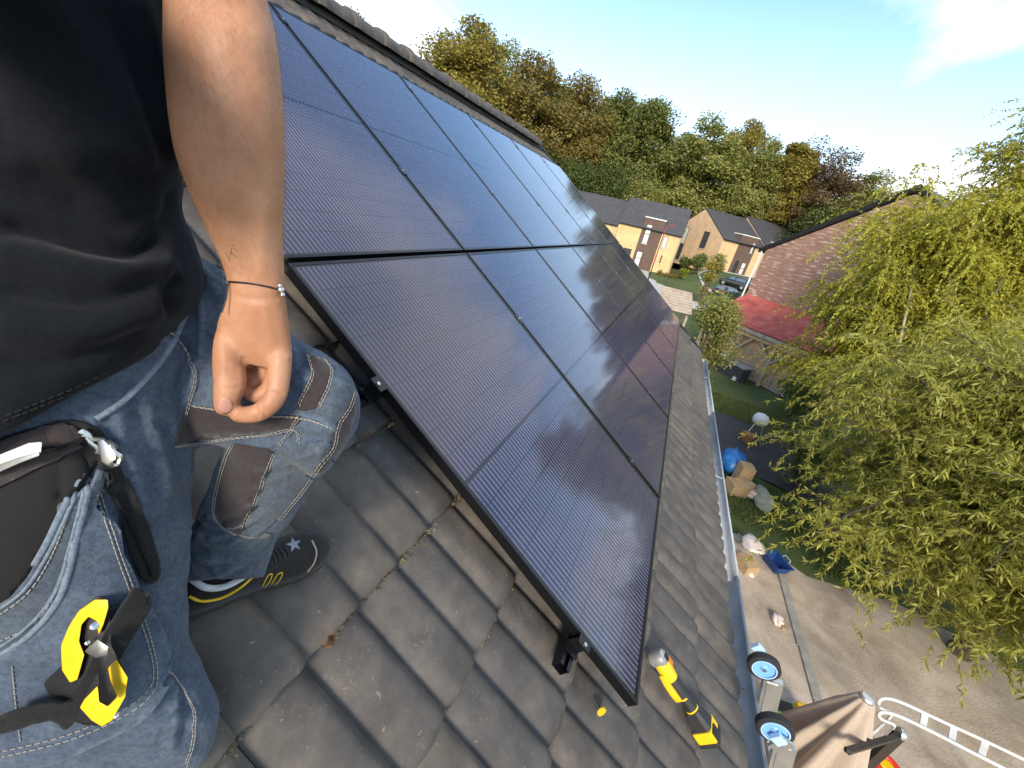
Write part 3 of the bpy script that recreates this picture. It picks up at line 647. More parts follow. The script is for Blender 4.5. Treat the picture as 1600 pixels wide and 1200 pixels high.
# street lamp
M['red'] = mat('lamp_red', (0.45, 0.05, 0.10), 0.4)
lp = P(1013, 436, 56); lt = P(1048, 352, 56)
la = empty('street_lamp', (lp.x, lp.y, 0), 'red street lamp with curved head in front of the yellow house', 'street lamp')
def lpart(mb, n, m): o = mb.build(n, m, smooth=50); o.parent = la; o.matrix_parent_inverse = la.matrix_basis.inverted(); return o
lpart(MB().tube([(lp.x, lp.y, 0), (lp.x, lp.y, 2.5), (lp.x, lp.y, 6.1)], [.07, .06, .045], 8), 'pole', M['dark_metal'])
lpart(MB().tube([(lp.x, lp.y, 6.1), (lp.x, lp.y, 6.9), (lp.x, lp.y - .35, 7.3), (lp.x, lp.y - .8, 7.35)], .05, 8), 'arm', M['red'])
lpart(MB().tube([(lp.x, lp.y - .35, 7.3), (lp.x, lp.y - .6, 7.4), (lp.x, lp.y - 1.2, 7.33)], [.10, .2, .06], 10, flat=.5), 'lamp_head', M['red'])
lpart(MB().tube([(lp.x, lp.y, 2.6), (lp.x, lp.y, 3.6)], .085, 8), 'band', M['red'])
# ------------------------------------------------------------------ cars
M['carblack'] = mat('car_black', (0.012, 0.013, 0.016), 0.18, 0.1, 3, 0.2, coat=1.0)
M['carblue'] = mat('car_dark_blue', (0.016, 0.022, 0.032), 0.18, 0.1, 3, 0.2, coat=1.0)
M['carglass'] = mat('car_glass', (0.10, 0.14, 0.18), 0.04, 0.1, 3, spec=1.0)
M['tyre'] = mat('tyre', (0.02, 0.02, 0.02), 0.85); M['tail'] = mat('tail_light', (0.45, 0.02, 0.015), 0.25); M['plate'] = mat('yellow_plate', (0.75, 0.62, 0.10), 0.5)
def car(locv, head, label, m, wagon):
    e = empty('parked_car', locv, label, 'car', 'cars parked by the far houses', (0, 0, head))
    L, Wd = 4.45, 1.80
    # stations along x (rear -> front): x, half width, belt height, bottom
    st_ = [(-2.22, .70, .78, .42), (-2.15, .82, .92, .28), (-1.7, .89, .96, .22), (-.6, .90, .95, .20), (.6, .90, .92, .20), (1.2, .88, .88, .22), (1.8, .84, .76, .24), (2.12, .74, .66, .30), (2.22, .60, .58, .40)]
    rg = [[(x, -w * .92, zb), (x, -w, zb + .14), (x, -w, (zb + zt) / 2), (x, -w * .97, zt - .06), (x, -w * .86, zt), (x, 0, zt + .02), (x, w * .86, zt), (x, w * .97, zt - .06), (x, w, (zb + zt) / 2), (x, w, zb + .14), (x, w * .92, zb), (x, 0, zb - .02)] for x, w, zt, zb in st_]
    MB().rings(rg).build('body', m, e, smooth=40)
    rb = -2.05 if wagon else -1.85
    top = 1.52 if wagon else 1.46
    cs = [(rb - .08, .72, .90, .93), (rb + .32, .66, .93, top - .10), (rb + .9, .66, .95, top), (-.1, .66, .95, top + .01), (.45, .64, .93, top - .07), (1.28, .70, .86, .90)]
    rg = [[(x, -w * 1.22, zb), (x, -w * 1.02, zt - .07), (x, -w * .86, zt), (x, 0, zt + .025), (x, w * .86, zt), (x, w * 1.02, zt - .07), (x, w * 1.22, zb)] for x, w, zb, zt in cs]
    MB().rings(rg).build('roof', m, e, smooth=40)
    for s in (-1, 1):
        for (x0, x1, x2, x3) in ((rb + .45, -.12, -.12, rb + .55), (-.02, 1.0, .42, -.02)):
            zt = top - .13
            q = [(x0, s * (.66 * 1.22 + .006), .99), (x1, s * (.66 * 1.215 + .006), .97), (x2, s * (.66 * 1.06 + .006), zt), (x3, s * (.66 * 1.06 + .006), zt)]
            MB().prism(q, (0, s * .012, 0)).build('side_window', M['carglass'], e)
        for x in (-1.38, 1.36):
            w = MB().lathe([(.20, -.11), (.31, -.11), (.325, -.08), (.325, .08), (.31, .11), (.20, .11)], (x, s * .82, .325), Vector((0, 1, 0)), 20).build('wheel', M['tyre'], e, smooth=40)
            rm = MB().lathe([(.03, 0), (.20, 0.01), (.205, -.02)], (x, s * .93, .325), Vector((0, s, 0)), 14).build('rim', M['alu']); rm.parent = w
        MB().box((-2.17, s * .66, .80), (.12, .26, .20)).build('tail_light', M['tail'], e, bevel=.02)
        MB().box((2.08, s * .58, .60), (.16, .26, .12)).build('headlight', M['pane'], e, bevel=.02)
        MB().box((.85, s * .98, .98), (.12, .16, .11)).build('mirror', m, e, bevel=.02)
    MB().prism([(rb - .07, -.62, .99), (rb - .07, .62, .99), (rb + .28, .54, top - .13), (rb + .28, -.54, top - .13)], (-.02, 0, .012)).build('rear_window', M['carglass'], e)
    MB().prism([(1.2, -.72, .95), (1.2, .72, .95), (.5, .57, top - .10), (.5, -.57, top - .10)], (.02, 0, .012)).build('windscreen', M['carglass'], e)
    MB().box((-2.235, 0, .62), (.02, .52, .12)).build('number_plate', M['plate'], e); MB().box((-2.2, 0, .36), (.06, 1.3, .16)).build('bumper', M['black'], e)
    return e
c1 = P(1136, 459, 53); car((c1.x, c1.y, gz(c1.x, c1.y) + .12), math.atan2(-.62, .78), 'dark hatchback seen from behind with yellow number plate', M['carblue'], False)
c2 = P(1152, 441, 57); car((c2.x + .6, c2.y, gz(c2.x + .6, c2.y) + .12), math.atan2(.84, .55), 'black estate car seen from the side, parked before the house door', M['carblack'], True)
# ------------------------------------------------------------------ trees
def unit(a): return a / (np.linalg.norm(a, axis=-1, keepdims=True) + 1e-9)
def leaf_quads(pos, d, nrm, ln, wd):
    """kite-shaped leaves, (N,4,3)"""
    d = unit(d); s = unit(np.cross(d, nrm)); ln = ln[:, None]; wd = wd[:, None]
    return np.stack([pos, pos + d * ln * 0.45 + s * wd * 0.5, pos + d * ln, pos + d * ln * 0.45 - s * wd * 0.5], 1)
LM = {
 'gold': leafmat('leaf_gold', [(0.105, 0.100, 0.020), (0.215, 0.190, 0.036), (0.33, 0.265, 0.055), (0.42, 0.34, 0.09)], big=0.5),
 'rust': leafmat('leaf_rust', [(0.085, 0.078, 0.020), (0.165, 0.140, 0.034), (0.25, 0.190, 0.046), (0.29, 0.24, 0.07)], big=0.5),
 'green': leafmat('leaf_green', [(0.070, 0.088, 0.024), (0.130, 0.155, 0.038), (0.205, 0.22, 0.055), (0.29, 0.28, 0.085)], big=0.5),
 'olive': leafmat('leaf_olive', [(0.095, 0.115, 0.031), (0.191, 0.210, 0.053), (0.299, 0.299, 0.076), (0.407, 0.370, 0.115)], big=0.5),
 'brown': leafmat('leaf_brown', [(0.084, 0.059, 0.031), (0.154, 0.101, 0.048), (0.210, 0.140, 0.064)], big=0.5),
 'willow': leafmat('leaf_willow', [(0.12, 0.135, 0.020), (0.26, 0.265, 0.040), (0.39, 0.375, 0.065), (0.48, 0.46, 0.15)], 0.4, 0.9),
 'birch': leafmat('leaf_birch', [(0.179, 0.200, 0.025), (0.337, 0.337, 0.038), (0.506, 0.463, 0.060), (0.620, 0.569, 0.107)], 0.45, 0.8),
 'bush': leafmat('leaf_bush', [(0.064, 0.100, 0.025), (0.126, 0.172, 0.040), (0.216, 0.252, 0.064)], 0.35, 1.5),
 'dark': leafmat('leaf_dark', [(0.046, 0.066, 0.021), (0.104, 0.138, 0.038), (0.187, 0.208, 0.062)], 0.3, 0.6),
 'lime': leafmat('leaf_lime', [(0.12, 0.16, 0.02), (0.24, 0.26, 0.03), (0.36, 0.34, 0.05)], 0.35, 1.5),
}
M['bark'] = mat('bark', (0.085, 0.065, 0.048), 0.95, 0.4, 4, 0, 0.5, 25); M['palebark'] = mat('pale_bark', (0.36, 0.31, 0.22), 0.9, 0.4, 5, 0, 0.3, 25)
M['twig'] = mat('willow_twig', (0.15, 0.125, 0.045), 0.8, 0.4, 6)
def limbs(mb, base, h, spread, n, r0, lean=(0, 0), start=0.25, g=None):
    tr = []; k = 7
    for i in range(k):
        s = i / (k - 1); tr.append(Vector(base) + Vector((lean[0] * s * s + (random.uniform(-.02, .02) * h if 0 < i else 0), lean[1] * s * s + (random.uniform(-.02, .02) * h if 0 < i else 0), h * s)))
    mb.tube(tr, [r0 * (1 - .85 * i / (k - 1)) for i in range(k)], 8)
    ends = []
    for j in range(n):
        s = random.uniform(start, .92); i = int(s * (k - 1)); p = tr[i].lerp(tr[i + 1], s * (k - 1) - i); a = random.uniform(0, 6.283); ln = spread * (1.15 - s) * random.uniform(.7, 1.2)
        pts = [p]; d = Vector((math.cos(a), math.sin(a), random.uniform(.25, .9)))
        for q in range(4):
            d = (d + Vector((random.uniform(-.25, .25), random.uniform(-.25, .25), random.uniform(-.15, .2)))).normalized(); pts.append(pts[-1] + d * ln / 4)
        mb.tube(pts, [r0 * .42 * (1 - s * .6) * (1 - .2 * q) for q in range(5)], 5); ends.append(pts)
    return tr, ends
def forest_proto(kind, seed, h=24.0, cr_=6.5, z0=2.0, n=46000, lobes=105, sparse=False, leaf=(.26, .46)):
    random.seed(seed); g = np.random.default_rng(seed)
    tb = MB(); limbs(tb, (0, 0, 0), h * .86, cr_ * 1.0, 16 if not sparse else 34, .34, start=.15)
    trunk = tb.mesh('trunk', M['bark'], smooth=60)
    # lobes: lumps of foliage in an uneven egg
    L = []
    while len(L) < lobes:
        p = g.uniform(-1, 1, 3); rr = np.linalg.norm(p)
        if rr > 1 or rr < .35: continue
        z = z0 + (h - z0) * (p[2] * .5 + .5); wid = cr_ * (1 - .35 * max(0, p[2]) ** 2) * g.uniform(.8, 1.05)
        L.append((p[0] * wid * .86, p[1] * wid * .86, z * .97, g.uniform(1.5, 2.9) * cr_ / 6.5))
    L = np.array(L); per = n // lobes; pos = []
    for x, y, z, r_ in L:
        dd = unit(g.normal(size=(per, 3))); rad = r_ * (0.35 + .65 * g.random(per) ** .6) * (1 + .25 * np.sin(dd[:, 0] * 5 + x) * np.sin(dd[:, 1] * 6 + y))
        q = dd * rad[:, None] * np.array([1, 1, .72]); pos.append(q + [x, y, z])
    pos = np.concatenate(pos); N = len(pos)
    if sparse: keep = g.random(N) < .4; pos = pos[keep]; N = len(pos)
    nr = unit(g.normal(size=(N, 3)) * .8 + unit(pos - [0, 0, h * .5]) * .6 + [0, 0, .5]); d = unit(np.cross(nr, g.normal(size=(N, 3)))); d[:, 2] -= .25
    ln = g.uniform(*leaf, N); wd = ln * g.uniform(.55, .85, N)
    crown = quads('crown', leaf_quads(pos, d, nr, ln, wd), 4, LM[kind])
    return trunk, crown
protos = {}
for i, (nm, kd, kw) in enumerate([('gold', 'gold', {}), ('rust', 'rust', {}), ('green', 'green', {}), ('olive', 'olive', dict(cr_=6.0)), ('tallgreen', 'green', dict(cr_=5.0, z0=2.5)), ('brown', 'brown', dict(sparse=True, cr_=5.2)), ('yellow', 'gold', dict(cr_=4.2, z0=6)), ('low', 'dark', dict(h=14, cr_=5.5, z0=.3, n=30000, leaf=(.16, .30))), ('lowo', 'olive', dict(h=12, cr_=4.2, z0=.3, n=24000, leaf=(.16, .30)))]):
    protos[nm] = forest_proto(kd, 100 + i, **kw)
PH_ = {'low': 14.0, 'lowo': 12.0}
def forest_tree(px, py, dist, nm, label, wscale=1.0):
    d = (P(px, py, 1.0) - CAM); hz_ = math.hypot(d.x, d.y); t = dist / hz_; x, y, ztop = CAM.x + d.x * t, CAM.y + d.y * t, CAM.z + d.z * t
    base = gz(x, y) - .4; h = ztop - base; s = h / (PH_.get(nm, 24.0) * 1.0)
    e = empty('forest_tree', (x, y, base), label, 'tree', 'trees of the wood behind the houses', (0, 0, random.uniform(0, 6.28)))
    tr, cr2 = protos[nm]; w = s * wscale * 1.18
    link('trunk', tr, e, scale=(w, w, s)); link('crown', cr2, e, scale=(w, w, s))
FT = [
 (735, 20, 92, 'gold', 'tall golden-leaved tree standing highest above our ridge, left end of the wood', 1.0),
 (850, 80, 96, 'rust', 'broad rust-brown tree just right of the tallest golden tree', 1.0),
 (800, 66, 112, 'olive', 'olive treetop peeping between the golden and the rust trees', .8),
 (925, 118, 100, 'rust', 'rust-brown tree beside the far end of our ridge', .85),
 (985, 140, 104, 'green', 'green tree next right of the rust-brown trees', .9),
 (1030, 148, 98, 'green', 'full green tree above the left yellow house', .95),
 (1125, 180, 97, 'olive', 'round olive tree above the buff gabled house', 1.1),
 (1175, 183, 112, 'gold', 'yellowish treetop behind the round olive tree', .9),
 (1205, 212, 99, 'olive', 'olive-green tree right of the buff gable apex', .9),
 (1262, 210, 102, 'yellow', 'slender yellow-green tree with pale trunk above the dark roof', 1.1),
 (1300, 208, 106, 'brown', 'thin brown tree with bare twigs near the right end of the wood', 1.0),
 (1340, 222, 100, 'brown', 'nearly bare brown tree at the right end of the wood', 1.0),
 (1385, 268, 104, 'olive', 'low olive tree above the brick gable verge', 1.1),
 (1440, 292, 108, 'green', 'green tree behind the top of the birch', 1.2),
 (1510, 315, 105, 'olive', 'distant tree right of the birch top', 1.2),
 (1590, 330, 105, 'green', 'distant green tree at the right picture edge', 1.2),
 (545, 8, 120, 'green', 'treetop just showing over the near ridge tiles', 1.0),
 (632, 72, 118, 'olive', 'small treetop showing over the ridge left of the golden tree', .6),
 (1075, 205, 118, 'tallgreen', 'green tree filling the dip above the gap between the houses', 1.3),
 (955, 150, 118, 'tallgreen', 'dark green tree behind the rust-brown trees', 1.4),
 (1240, 235, 120, 'tallgreen', 'dark green tree behind the slender yellow tree', 1.5),
 (880, 130, 120, 'tallgreen', 'green tree behind the broad rust-brown tree', 1.4),
 (905, 253, 90, 'low', 'dark evergreen undergrowth tree beside the upper panel corner', 1.2),
 (960, 263, 91, 'low', 'dark low tree over the left dark roof', 1.2),
 (1018, 272, 88, 'lowo', 'small olive tree poking over the left house roof', .8),
 (1060, 288, 104, 'low', 'dark low tree between the two house roofs', 1.1),
 (1120, 296, 101, 'low', 'dark low tree behind the buff gable apex', 1.2),
 (1185, 305, 108, 'low', 'dark low tree behind the right dark roof', 1.2),
 (1250, 318, 108, 'low', 'dark low tree at the foot of the slender yellow tree', 1.2),
 (1310, 328, 95, 'low', 'dark low tree beside the brick gable verge', 1.2),
 (1370, 300, 97, 'lowo', 'low olive tree right above the brick verge', 1.2),
 (860, 238, 92, 'low', 'dark low tree under the rust tree by the ridge end', 1.2)]
for f_ in FT: forest_tree(*f_[:4], f_[4], f_[5])
# pale bare trunks at the wood edge
for i, (xa, ya, xb, yb, D_) in enumerate([(1298, 276, 1262, 358, 93), (1274, 302, 1240, 362, 93), (1246, 330, 1232, 362, 92), (1215, 335, 1203, 362, 92)]):
    a, b = P(xa, ya, D_), P(xb, yb, D_); b = b + (b - a) * .8
    e = empty('bare_trunk', (b.x, b.y, b.z), ['pale leaning bare trunk nearest the brick verge', 'thin pale trunk second from the brick verge', 'short pale trunk stub over the right dark roof', 'leftmost short pale trunk over the dark roof'][i], 'tree', 'bare trunks at the edge of the wood')
    mb = MB().tube([Vector((0, 0, 0)), (a - b) * .5 + Vector((.1, .1, 0)), a - b], [.28, .22, .12], 7); mb.tube([(a - b) * .7, (a - b) * .7 + Vector((0, -1.6, 1.4)), (a - b) * .7 + Vector((.3, -2.6, 2.0))], [.08, .05, .02], 5)
    mb.build('trunk', M['palebark'], e, smooth=60)
# dead grey branches
def bush(px, py, D_, r_, h, kind, label, n=900, leaf=(.08, .16), cat='shrub', base=None, name='shrub'):
    b = P(px, py, D_) if base is None else Vector(base); zb = gz(b.x, b.y)
    e = empty(name, (b.x, b.y, zb), label, cat); g = np.random.default_rng(int(abs(px * 7 + py)) + 3)
    mb = MB(); st_ = max(5, int(r_ * 6)); pos = []
    for k in range(st_):
        a = g.uniform(0, 6.28); q = Vector((math.cos(a), math.sin(a), 0)) * r_ * g.uniform(.2, .8); tip = q + Vector((0, 0, h * g.uniform(.6, .95)))
        mb.tube([(0, 0, 0), q * .5 + Vector((0, 0, h * .4)), tip], [.02 * h, .012 * h, .004 * h], 5); pos.append(tip)
    mb.build('stems', M['bark'], e)
    lob = np.array([tuple(p) for p in pos] + [(0, 0, h * .55), (0, 0, h * .3)]); per = n // len(lob) + 1
    c = np.repeat(lob, per, 0); dd = unit(g.normal(size=c.shape)); rr = r_ * .55 * (.4 + .6 * g.random(len(c))[:, None])
    pp = c + dd * rr * [1, 1, .9]; pp[:, 2] = np.maximum(pp[:, 2], .02 * h); nr = unit(g.normal(size=pp.shape) + [0, 0, .6]); d_ = np.cross(nr, g.normal(size=pp.shape)); ln = g.uniform(*leaf, len(pp))
    link('foliage', quads('foliage', leaf_quads(pp, d_, nr, ln, ln * .6), 4, LM[kind]), e)
    return e
bush(1085, 430, 66, 1.5, 2.6, 'bush', 'dense dark green shrubs at the foot of the buff gable', 1500, (.2, .4))
bush(1068, 425, 68, 1.3, 2.6, 'dark', 'dark green shrub against the yellow house side', 1300, (.2, .4))
bush(1068, 432, 62, .7, 1.5, 'lime', 'bright yellow-green shrub in the front garden', 700, (.15, .3))
bush(1094, 470, 46, 1.0, 5.2, 'gold', 'slim golden young tree beside the parked hatchback', 1500, (.15, .3), 'tree', name='young_tree')
bush(1115, 428, 64, 1.2, 2.6, 'olive', 'loose olive shrub left of the parked cars', 900, (.15, .3))
for k in range(4): bush(1028 + k * 9, 433 + k * 3, 66 - k * .7, .8, .7, 'rust', ['orange hedge plant nearest the street lamp', 'second orange hedge plant from the street lamp', 'third orange hedge plant from the street lamp', 'orange hedge plant at the end beside the lawn path'][k], 350, (.12, .22), 'hedge', name='hedge_plant')
bush(0, 0, 0, 1.25, 4.9, 'olive', 'tall leafy shrub at the far gable end of our roof', 7500, (.06, .13), base=(15.0, -1.6, 0))
bush(0, 0, 0, .6, 1.7, 'olive', 'loose olive shrub by the yellow garden chair', 1600, (.07, .14), base=(20.5, -2.5, 0))
bush(0, 0, 0, 1.3, 1.4, 'bush', 'grey green shrub in front of the carport posts', 4500, (.07, .14), base=(19.8, -6.6, 0))
bush(0, 0, 0, 1.3, 1.9, 'dark', 'dark shrub at the foot of the willow by the ground sheet', 3800, (.07, .14), base=(12.6, -5.2, 0))
# lawn grass blades near the house
g = np.random.default_rng(5); N = 26000
bx_ = g.uniform(8.6, 19.5, N); by_ = g.uniform(-6.5, -1.4, N)
keep = ~((bx_ > 12) & (bx_ < 16.8) & (by_ < -2.5)) & ~((bx_ < 9.4) & (by_ > -4.8)); bx_, by_ = bx_[keep], by_[keep]; N = len(bx_)
pp = np.stack([bx_, by_, np.zeros(N)], 1); d_ = np.stack([g.normal(0, .5, N), g.normal(0, .5, N), np.ones(N)], 1); ln = g.uniform(.05, .16, N)
lg = leafmat('grass_blades', [(0.04, 0.06, 0.012), (0.075, 0.12, 0.02), (0.13, 0.15, 0.04), (0.20, 0.17, 0.07)], .3, 1.2)
tag(link('lawn_grass', quads('lawn_grass', leaf_quads(pp, d_, g.normal(size=(N, 3)), ln, np.full(N, .022)), 4, lg)), 'rough green lawn grass between the house and the carport', 'grass', None, 'stuff')

def drooping_tree(name, label, base, h, rad, kind, twm, seed, n_br, n_tw, leaf, wavy, droop, bark, zlow, fill=1.0, trunk_r=.16, tl=(1.0, 2.2), lean=(0, 0), step=14, stems=()):
    random.seed(seed); g = np.random.default_rng(seed); base = Vector(base)
    e = empty(name, base, label, 'tree'); tb = MB(); tr, _ = limbs(tb, (0, 0, 0), h, rad, 0, trunk_r, lean)
    tips = []
    for j in range(n_br):
        s = random.uniform(.22, 1.0) ** .8; i = min(5, int(s * 6)); p = tr[i].lerp(tr[i + 1], s * 6 - i); a = random.uniform(0, 6.283)
        out = rad * math.sqrt(max(.05, 1 - (s - .45) ** 2 * 1.9)) * random.uniform(.45, 1.0); pts = [p]; d = Vector((math.cos(a), math.sin(a), random.uniform(.35, .9)))
        for q in range(6):
            d = (d + Vector((random.uniform(-.3, .3), random.uniform(-.3, .3), random.uniform(-.3, .12)))).normalized(); pts.append(pts[-1] + d * out / 6)
        tb.tube(pts, [trunk_r * .35 * (1 - s * .5) * (1 - .15 * q) + .004 for q in range(7)], 5)
        tips.append([np.array(p_) for p_ in pts])
    for sp_ in stems:
        q_ = [Vector((0, 0, .2))] + [P(*a_) - base for a_ in sp_]; q_ = [Vector(a_) for a_ in dens([tuple(z_) for z_ in q_], 4)]; tb.tube(q_, [.055 - .035 * i_ / len(q_) for i_ in range(len(q_))], 7)
    tb.build('trunk', bark, e, smooth=60)
    # twigs
    V = []; tw = MB(); LP, LD = [], []
    for k in range(n_tw):
        b = tips[k % n_br]; i = random.randint(1, 5); f = random.random(); p = b[i] * (1 - f) + b[i + 1] * f; a = random.uniform(0, 6.283)
        d = np.array([math.cos(a), math.sin(a), random.uniform(-.1, .8)]); ln = random.uniform(*tl); pts = [p]; ph = random.uniform(0, 6.28)
        ax1 = g.normal(size=3)
        for q in range(step):
            d = d + np.array([0, 0, -droop]) + wavy * (math.sin(q * 1.15 + ph) * ax1 + math.cos(q * 1.3 + ph) * np.cross(ax1, d)) * .6 + g.normal(size=3) * .10
            d /= np.linalg.norm(d); p = p + d * ln / step
            if p[2] < zlow: break
            pts.append(p)
        if len(pts) < 4: continue
        if k % 5 == 0: tw.tube([Vector(x) for x in pts], [.006 * (1 - .7 * q / len(pts)) + .0012 for q in range(len(pts))], 3, cap=False)
        pts = np.array(pts); m = int(len(pts) * fill * 2.6); t_ = g.uniform(0.6, len(pts) - 1.001, m); ii = t_.astype(int); ff = (t_ - ii)[:, None]
        LP.append(pts[ii] * (1 - ff) + pts[ii + 1] * ff); LD.append(unit(pts[ii + 1] - pts[ii]))
    tw.build('twigs', twm, e, fix=False)
    LP = np.concatenate(LP); LD = np.concatenate(LD); N = len(LP)
    d = unit(LD * .7 + g.normal(size=(N, 3)) * .55 + [0, 0, -.35]); nr = unit(g.normal(size=(N, 3)) * .7 + [0, 0, .8] + unit(LP - [0, 0, h * .4]) * .4); ln = g.uniform(leaf[0], leaf[1], N)
    link('crown', quads('crown', leaf_quads(LP, d, nr, ln, ln * leaf[2]), 4, LM[kind]), e)
    return N
WB = (7.9, -7.25, 0.0)
nl = drooping_tree('willow_tree', 'corkscrew willow with twisted twigs filling the lower right', WB, 5.0, 5.0, 'willow', M['twig'], 11, 150, 8600, (.05, .15, .20), .55, .10, M['bark'], .25, 2.1, .20, (.8, 2.0))
nl2 = drooping_tree('birch_tree', 'tall birch with yellow-green leaves behind the willow at right', (16.4, -7.4, 0), 8.5, 4.0, 'birch', M['twig'], 23, 130, 6500, (.055, .10, .55), .18, .16, M['palebark'], .8, 1.7, .17, (.8, 1.9), stems=([(1372, 700, 12.2), (1400, 560, 11.9), (1428, 430, 12.0), (1440, 330, 12.6)], [(1480, 640, 11.8), (1540, 490, 11.4), (1585, 400, 11.6), (1610, 330, 12)], [(1380, 740, 11.4), (1394, 640, 10.9), (1402, 560, 11.0)]))
nl3 = drooping_tree('birch_tree', 'second birch with thin open top at the right picture edge', (18.0, -8.6, 0), 11.6, 2.6, 'birch', M['twig'], 29, 110, 2600, (.055, .10, .55), .18, .10, M['palebark'], 2.0, .9, .12, (.6, 1.4))
# ------------------------------------------------------------------ person
from mathutils.geometry import delaunay_2d_cdt
random.seed(3)
def fabric(name, c, fade, scale=14, weave=900, rough=.9, sheen=.15, bmp=.35, amt=.5):
    m, t, b = nt(name); v = coords(t)
    f = ramp(t, noise(t, v, scale, 6, .6, .4), [(.35, (0, 0, 0)), (.72, (1, 1, 1))])
    w = t.nodes.new('ShaderNodeTexWave'); w.inputs['Scale'].default_value = weave / 2.0; w.inputs['Distortion'].default_value = 1.5; w.bands_direction = 'DIAGONAL'; t.links.new(v, w.inputs['Vector'])
    ge = t.nodes.new('ShaderNodeNewGeometry'); pt_ = ramp(t, ge.outputs['Pointiness'], [(.50, (0, 0, 0)), (.56, (1, 1, 1))])
    cc = mixrgb(t, mth(t, 'MAXIMUM', mth(t, 'MULTIPLY', f, amt), mth(t, 'MULTIPLY', pt_, .6 if weave else .2)), c, fade)
    cc = mixrgb(t, .35, cc, mixrgb(t, w.outputs['Fac'], tuple(x * .62 for x in c), fade), 'MIX') if weave else cc
    fn = noise(t, v, 420, 3, .7); fm = ramp(t, noise(t, v, 150, 4, .75), [(.42, (0, 0, 0)), (.62, (1, 1, 1))])
    cc = mixrgb(t, mth(t, 'MULTIPLY', fm, .45), cc, tuple(x * .45 for x in c)); cc = mixrgb(t, mth(t, 'MULTIPLY', fn, .3), cc, tuple(x * .4 for x in c))
    t.links.new(cc, b.inputs['Base Color']); b.inputs['Roughness'].default_value = rough; b.inputs['Sheen Weight'].default_value = sheen; b.inputs['Specular IOR Level'].default_value = .15
    bump(t, b, mth(t, 'ADD', mth(t, 'MULTIPLY', fn, .4), noise(t, v, 22, 4, .55, .8)), bmp, .006)
    return m
M['denim'] = fabric('denim', (0.032, 0.050, 0.088), (0.23, 0.285, 0.36), amt=.5, bmp=.45)
M['denim_pale'] = fabric('faded_denim', (0.10, 0.135, 0.19), (0.30, 0.36, 0.43), 40)
M['denim_grey'] = fabric('grey_denim', (0.045, 0.062, 0.088), (0.19, 0.225, 0.26))
M['stretch'] = fabric('stretch_panel', (0.040, 0.032, 0.034), (0.062, 0.050, 0.052), 8, 0, .85, .25, .15)
M['webbing'] = fabric('black_webbing', (0.014, 0.014, 0.015), (0.03, 0.03, 0.03), 20, 1500, .9, .1, .3)
M['shirt'] = fabric('black_cotton', (0.006, 0.0075, 0.011), (0.012, 0.0145, 0.020), 5, 0, .95, .06, .2)
M['thread'] = mat('cream_thread', (0.34, 0.31, 0.26), .8)
M['lining'] = mat('pocket_lining', (0.006, 0.006, 0.006), .9)
def skin_mat():
    m, t, b = nt('skin'); v = coords(t)
    c = ramp(t, noise(t, v, 18, 6, .6), [(.3, (0.36, 0.165, 0.088)), (.55, (0.43, 0.215, 0.120)), (.75, (0.48, 0.26, 0.155))])
    c = mixrgb(t, mth(t, 'MULTIPLY', ramp(t, noise(t, v, 160, 3, .7), [(.5, (0, 0, 0)), (.75, (1, 1, 1))]), .25), c, (0.30, 0.11, 0.065))
    t.links.new(c, b.inputs['Base Color']); b.inputs['Roughness'].default_value = .48; b.inputs['Subsurface Weight'].default_value = .18
    b.inputs['Subsurface Radius'].default_value = (.012, .004, .002); b.inputs['Subsurface Scale'].default_value = .6; b.inputs['Specular IOR Level'].default_value = .35
    bump(t, b, mth(t, 'ADD', noise(t, v, 260, 4, .7), mth(t, 'MULTIPLY', noise(t, v, 60, 3), .7)), .22, .002); return m
M['skin'] = skin_mat()
def ring(xl, yl, xr, yr, D, th, n=26, p=2.2):
    a, b = P(xl, yl, D), P(xr, yr, D); c = (a + b) / 2; ax = (b - a) / 2; vd = (c - CAM).normalized(); vd = (vd - ax.normalized() * vd.dot(ax.normalized())).normalized(); h = ax.length * th; o = []
    for k in range(n):
        t = 2 * math.pi * k / n; ct, st_ = math.cos(t), math.sin(t)
        o.append(c + ax * (math.copysign(abs(ct) ** (2 / p), ct)) + vd * h * math.copysign(abs(st_) ** (2 / p), st_))
    return o
def loft(mb, st, k=3, p=2.2): return mb.rings([ring(*s, p=p) for s in dens(st, k)])
def chain(mb, pts, k=4, n=12):                                # (x, y, D, r)
    d = dens(pts, k); q = [P(*a[:3]) for a in d]; r = [a[3] for a in d]
    e0 = q[0] - (q[1] - q[0]).normalized() * r[0] * .6; e1 = q[-1] + (q[-1] - q[-2]).normalized() * r[-1] * .55; e2 = q[-1] + (q[-1] - q[-2]).normalized() * r[-1] * .9
    return mb.tube([e0] + q + [e1, e2], [r[0] * .6] + r + [r[-1] * .75, r[-1] * .3], n)
def melt(name, mb, voxel, it, m):
    me = bpy.data.meshes.new(name + '_raw'); me.from_pydata(mb.v, [], mb.f)
    bm = bmesh.new(); bm.from_mesh(me); bmesh.ops.recalc_face_normals(bm, faces=bm.faces); bm.to_mesh(me); bm.free()
    o = bpy.data.objects.new('tmp_shape', me); col.objects.link(o); r = o.modifiers.new('r', 'REMESH'); r.mode = 'VOXEL'; r.voxel_size = voxel; r.use_smooth_shade = True
    s = o.modifiers.new('s', 'SMOOTH'); s.factor = .5; s.iterations = it
    dg = bpy.context.evaluated_depsgraph_get(); out = bpy.data.meshes.new_from_object(o.evaluated_get(dg)); bpy.data.objects.remove(o); bpy.data.meshes.remove(me)
    out.name = name; out.materials.clear(); out.materials.append(m)
    if hasattr(out, 'shade_smooth'): out.shade_smooth()
    return out
camv = np.array(CAM); Rn, Dn, Fn = np.array(RIGHT), np.array(DOWN), np.array(FWD)
